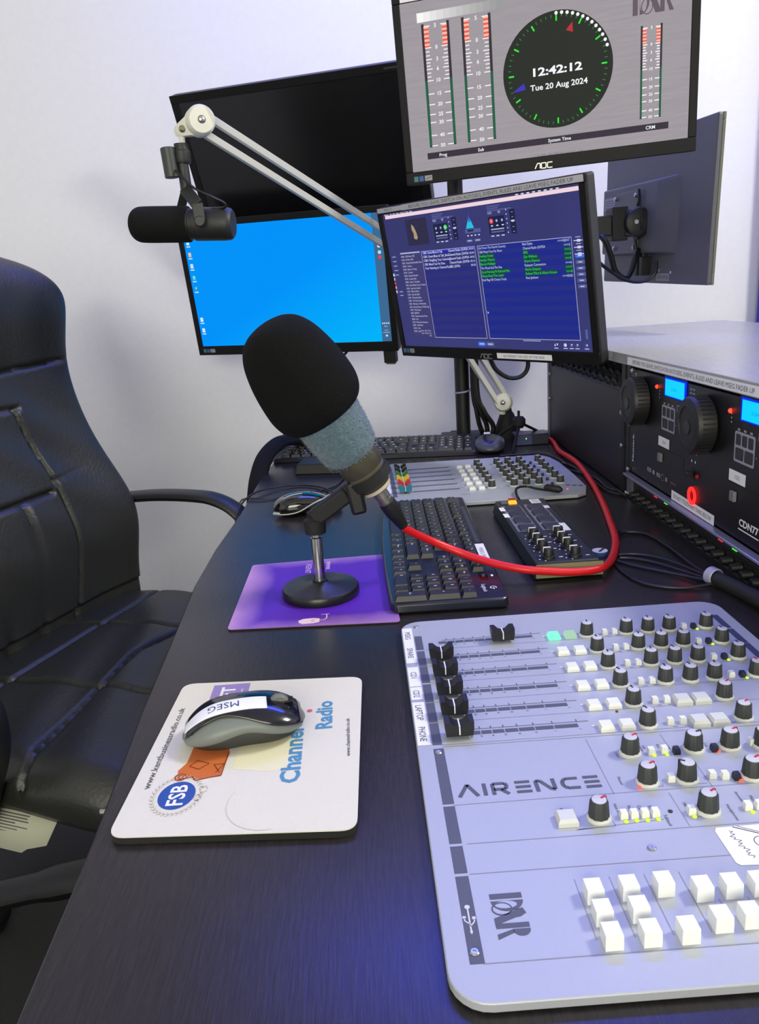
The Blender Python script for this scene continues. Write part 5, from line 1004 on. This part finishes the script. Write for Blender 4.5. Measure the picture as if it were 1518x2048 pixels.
# backrest
def prof_x(tt): return -.235-.150*tt+.030*math.exp(-((tt-.17)/.12)**2)+.026*math.exp(-((tt-.60)/.09)**2)-.010
def prof_hw(tt): return .296+.012*math.exp(-((tt-.17)/.10)**2)-.016*math.exp(-((tt-.43)/.14)**2)
def back_d(y, tt):
    d = 0
    d -= .016*groove(tt-.475+.25*max(0, .3-abs(y))*.2, .006)                       # seam under the head cushion
    if tt < .40: d -= .013*groove(abs(y)-(.125+.02*math.sin(tt*9)), .006)
    if tt < .40: d -= .012*groove(abs(y)-(.040+.01*math.sin(tt*7)), .005) if tt < .245 else 0
    if abs(y) < .13: d -= .014*groove(tt-.245, .006)+.010*groove(tt-.40, .006)
    else: d -= .006*groove(tt-.262-.08*(abs(y)-.13), .006)*max(0, 1-(abs(y)-.13)/.1)
    d += .010*math.sin(max(0, min(1, tt/.475))*PI)*(.4+.6*math.cos(y*4)) if tt < .475 else .022*math.sin((tt-.475)/.22*PI)*math.cos(y*4)
    d += .0025*math.sin(y*40+tt*55)*math.exp(-((tt-.3)/.14)**2)
    return d
g = G(); rings = []; H_ = .69; nt_ = 170; nk = 480
for i in range(nt_+1):
    tt = -.03+(H_+.03)*i/nt_; x0 = prof_x(max(tt, 0)); hw = prof_hw(max(tt, 0)); e_ = max(0, (tt-(H_-.13))/.13); hw *= (1-min(1, e_)**3.0)**(1/2.2) if e_ < 1 else 0; hw = max(hw, .02); th = .050*(1-.75*max(0, (tt-(H_-.05))/.05)**2)
    if tt < .02: th *= .8
    ring = []
    for k in range(nk):
        a = 2*PI*k/nk; px_, py_ = sup(th, hw, a, .55); 
        d = back_d(py_, tt)*max(0, math.cos(a))**.6*max(0, 1-(abs(py_)/hw)**10) if px_ > 0 else 0
        wing = .045*max(0, (abs(py_)-.15)/.15)**2 if True else 0
        ring.append((x0+px_+d+wing, py_, .552+tt*.985))
    rings.append(ring)
g.loft(rings); g.build('backrest', LEATH, t, ang=70)
ARMP = mat('armrest_plastic', (28, 29, 30), .42)
for s in (-1, 1):
    y = s*.335
    G().tube([(-.285, y*.96, .715), (-.245, y*.98, .724), (-.15, y, .733), (-.055, y, .7345), (.0, y, .728), (.045, y, .705), (.078, y, .66), (.082, y, .60), (.05, y*.99, .53), (.0, y*.93, .46), (-.05, y*.80, .43)], .0135, 14, flat=(1.75, .85)).build('armrest', ARMP, t)
    G().tube([(-.270, y*.96, .712), (-.252, y*.965, .66), (-.242, y*.965, .60), (-.232, y*.955, .54), (-.20, y*.9, .46), (-.15, y*.8, .43)], .011, 12, flat=(1.3, .8)).build('armrest_bracket', ARMP, t)
G().box((0, 0, .455), (.30, .22, .035)).build('seat_plate', DARK, t, bevel=.004)
G().lathe([(.026, .12), (.026, .28), (.016, .28), (.016, .44)], (0, 0, 0)).build('gas_column', DARK, t)
for k in range(5):
    a = R(-90+72*k); ux, uy = math.cos(a), math.sin(a)
    l_ = G().tube([(ux*.01, uy*.01, .125), (ux*.12, uy*.12, .118), (ux*.33, uy*.33, .072)], [.038, .036, .030], 12, 6, flat=(1, .8)).build('leg', DARK, t)
    G().lathe([(.008, -.022), (.026, -.020), (.028, 0), (.026, .020), (.008, .022)], (ux*.33, uy*.33, .0285), (-uy, ux, 0), 20).build('caster', DARK, l_)
# printed sheet under the seat
g = G(); g.add([(-.10, -.290, .474), (.108, -.285, .472), (.096, -.305, .438), (.064, -.308, .428), (.055, -.310, .422), (-.10, -.312, .424)], [(0, 1, 2, 3, 4, 5)]); sh = g.build('care_label', mat('paper_olive', (178, 180, 160), .8), t, label='creased printed paper sheet hanging under the seat')
so = sh.modifiers.new('thickness', 'SOLIDIFY'); so.thickness = .0006
g = G(); g.use(INK); O = Vector((-.10, -.2910, .472)); U = Vector((.198, .004, -.002)); V = Vector((0, -.021, -.053)); N = U.cross(V).normalized()*-.0012
if N.y > 0: N = -N
for i in range(12):
    v = .10+.07*i; a0 = .03; a1 = .93-random.random()*.25-(.1 if i > 8 else 0); 
    P1 = [O+U*a0+V*v+N, O+U*a1+V*v+N, O+U*a1+V*(v+.022)+N, O+U*a0+V*(v+.022)+N]; g.add(P1, [(0, 1, 2, 3)])
g.build('sheet_text', None, sh)
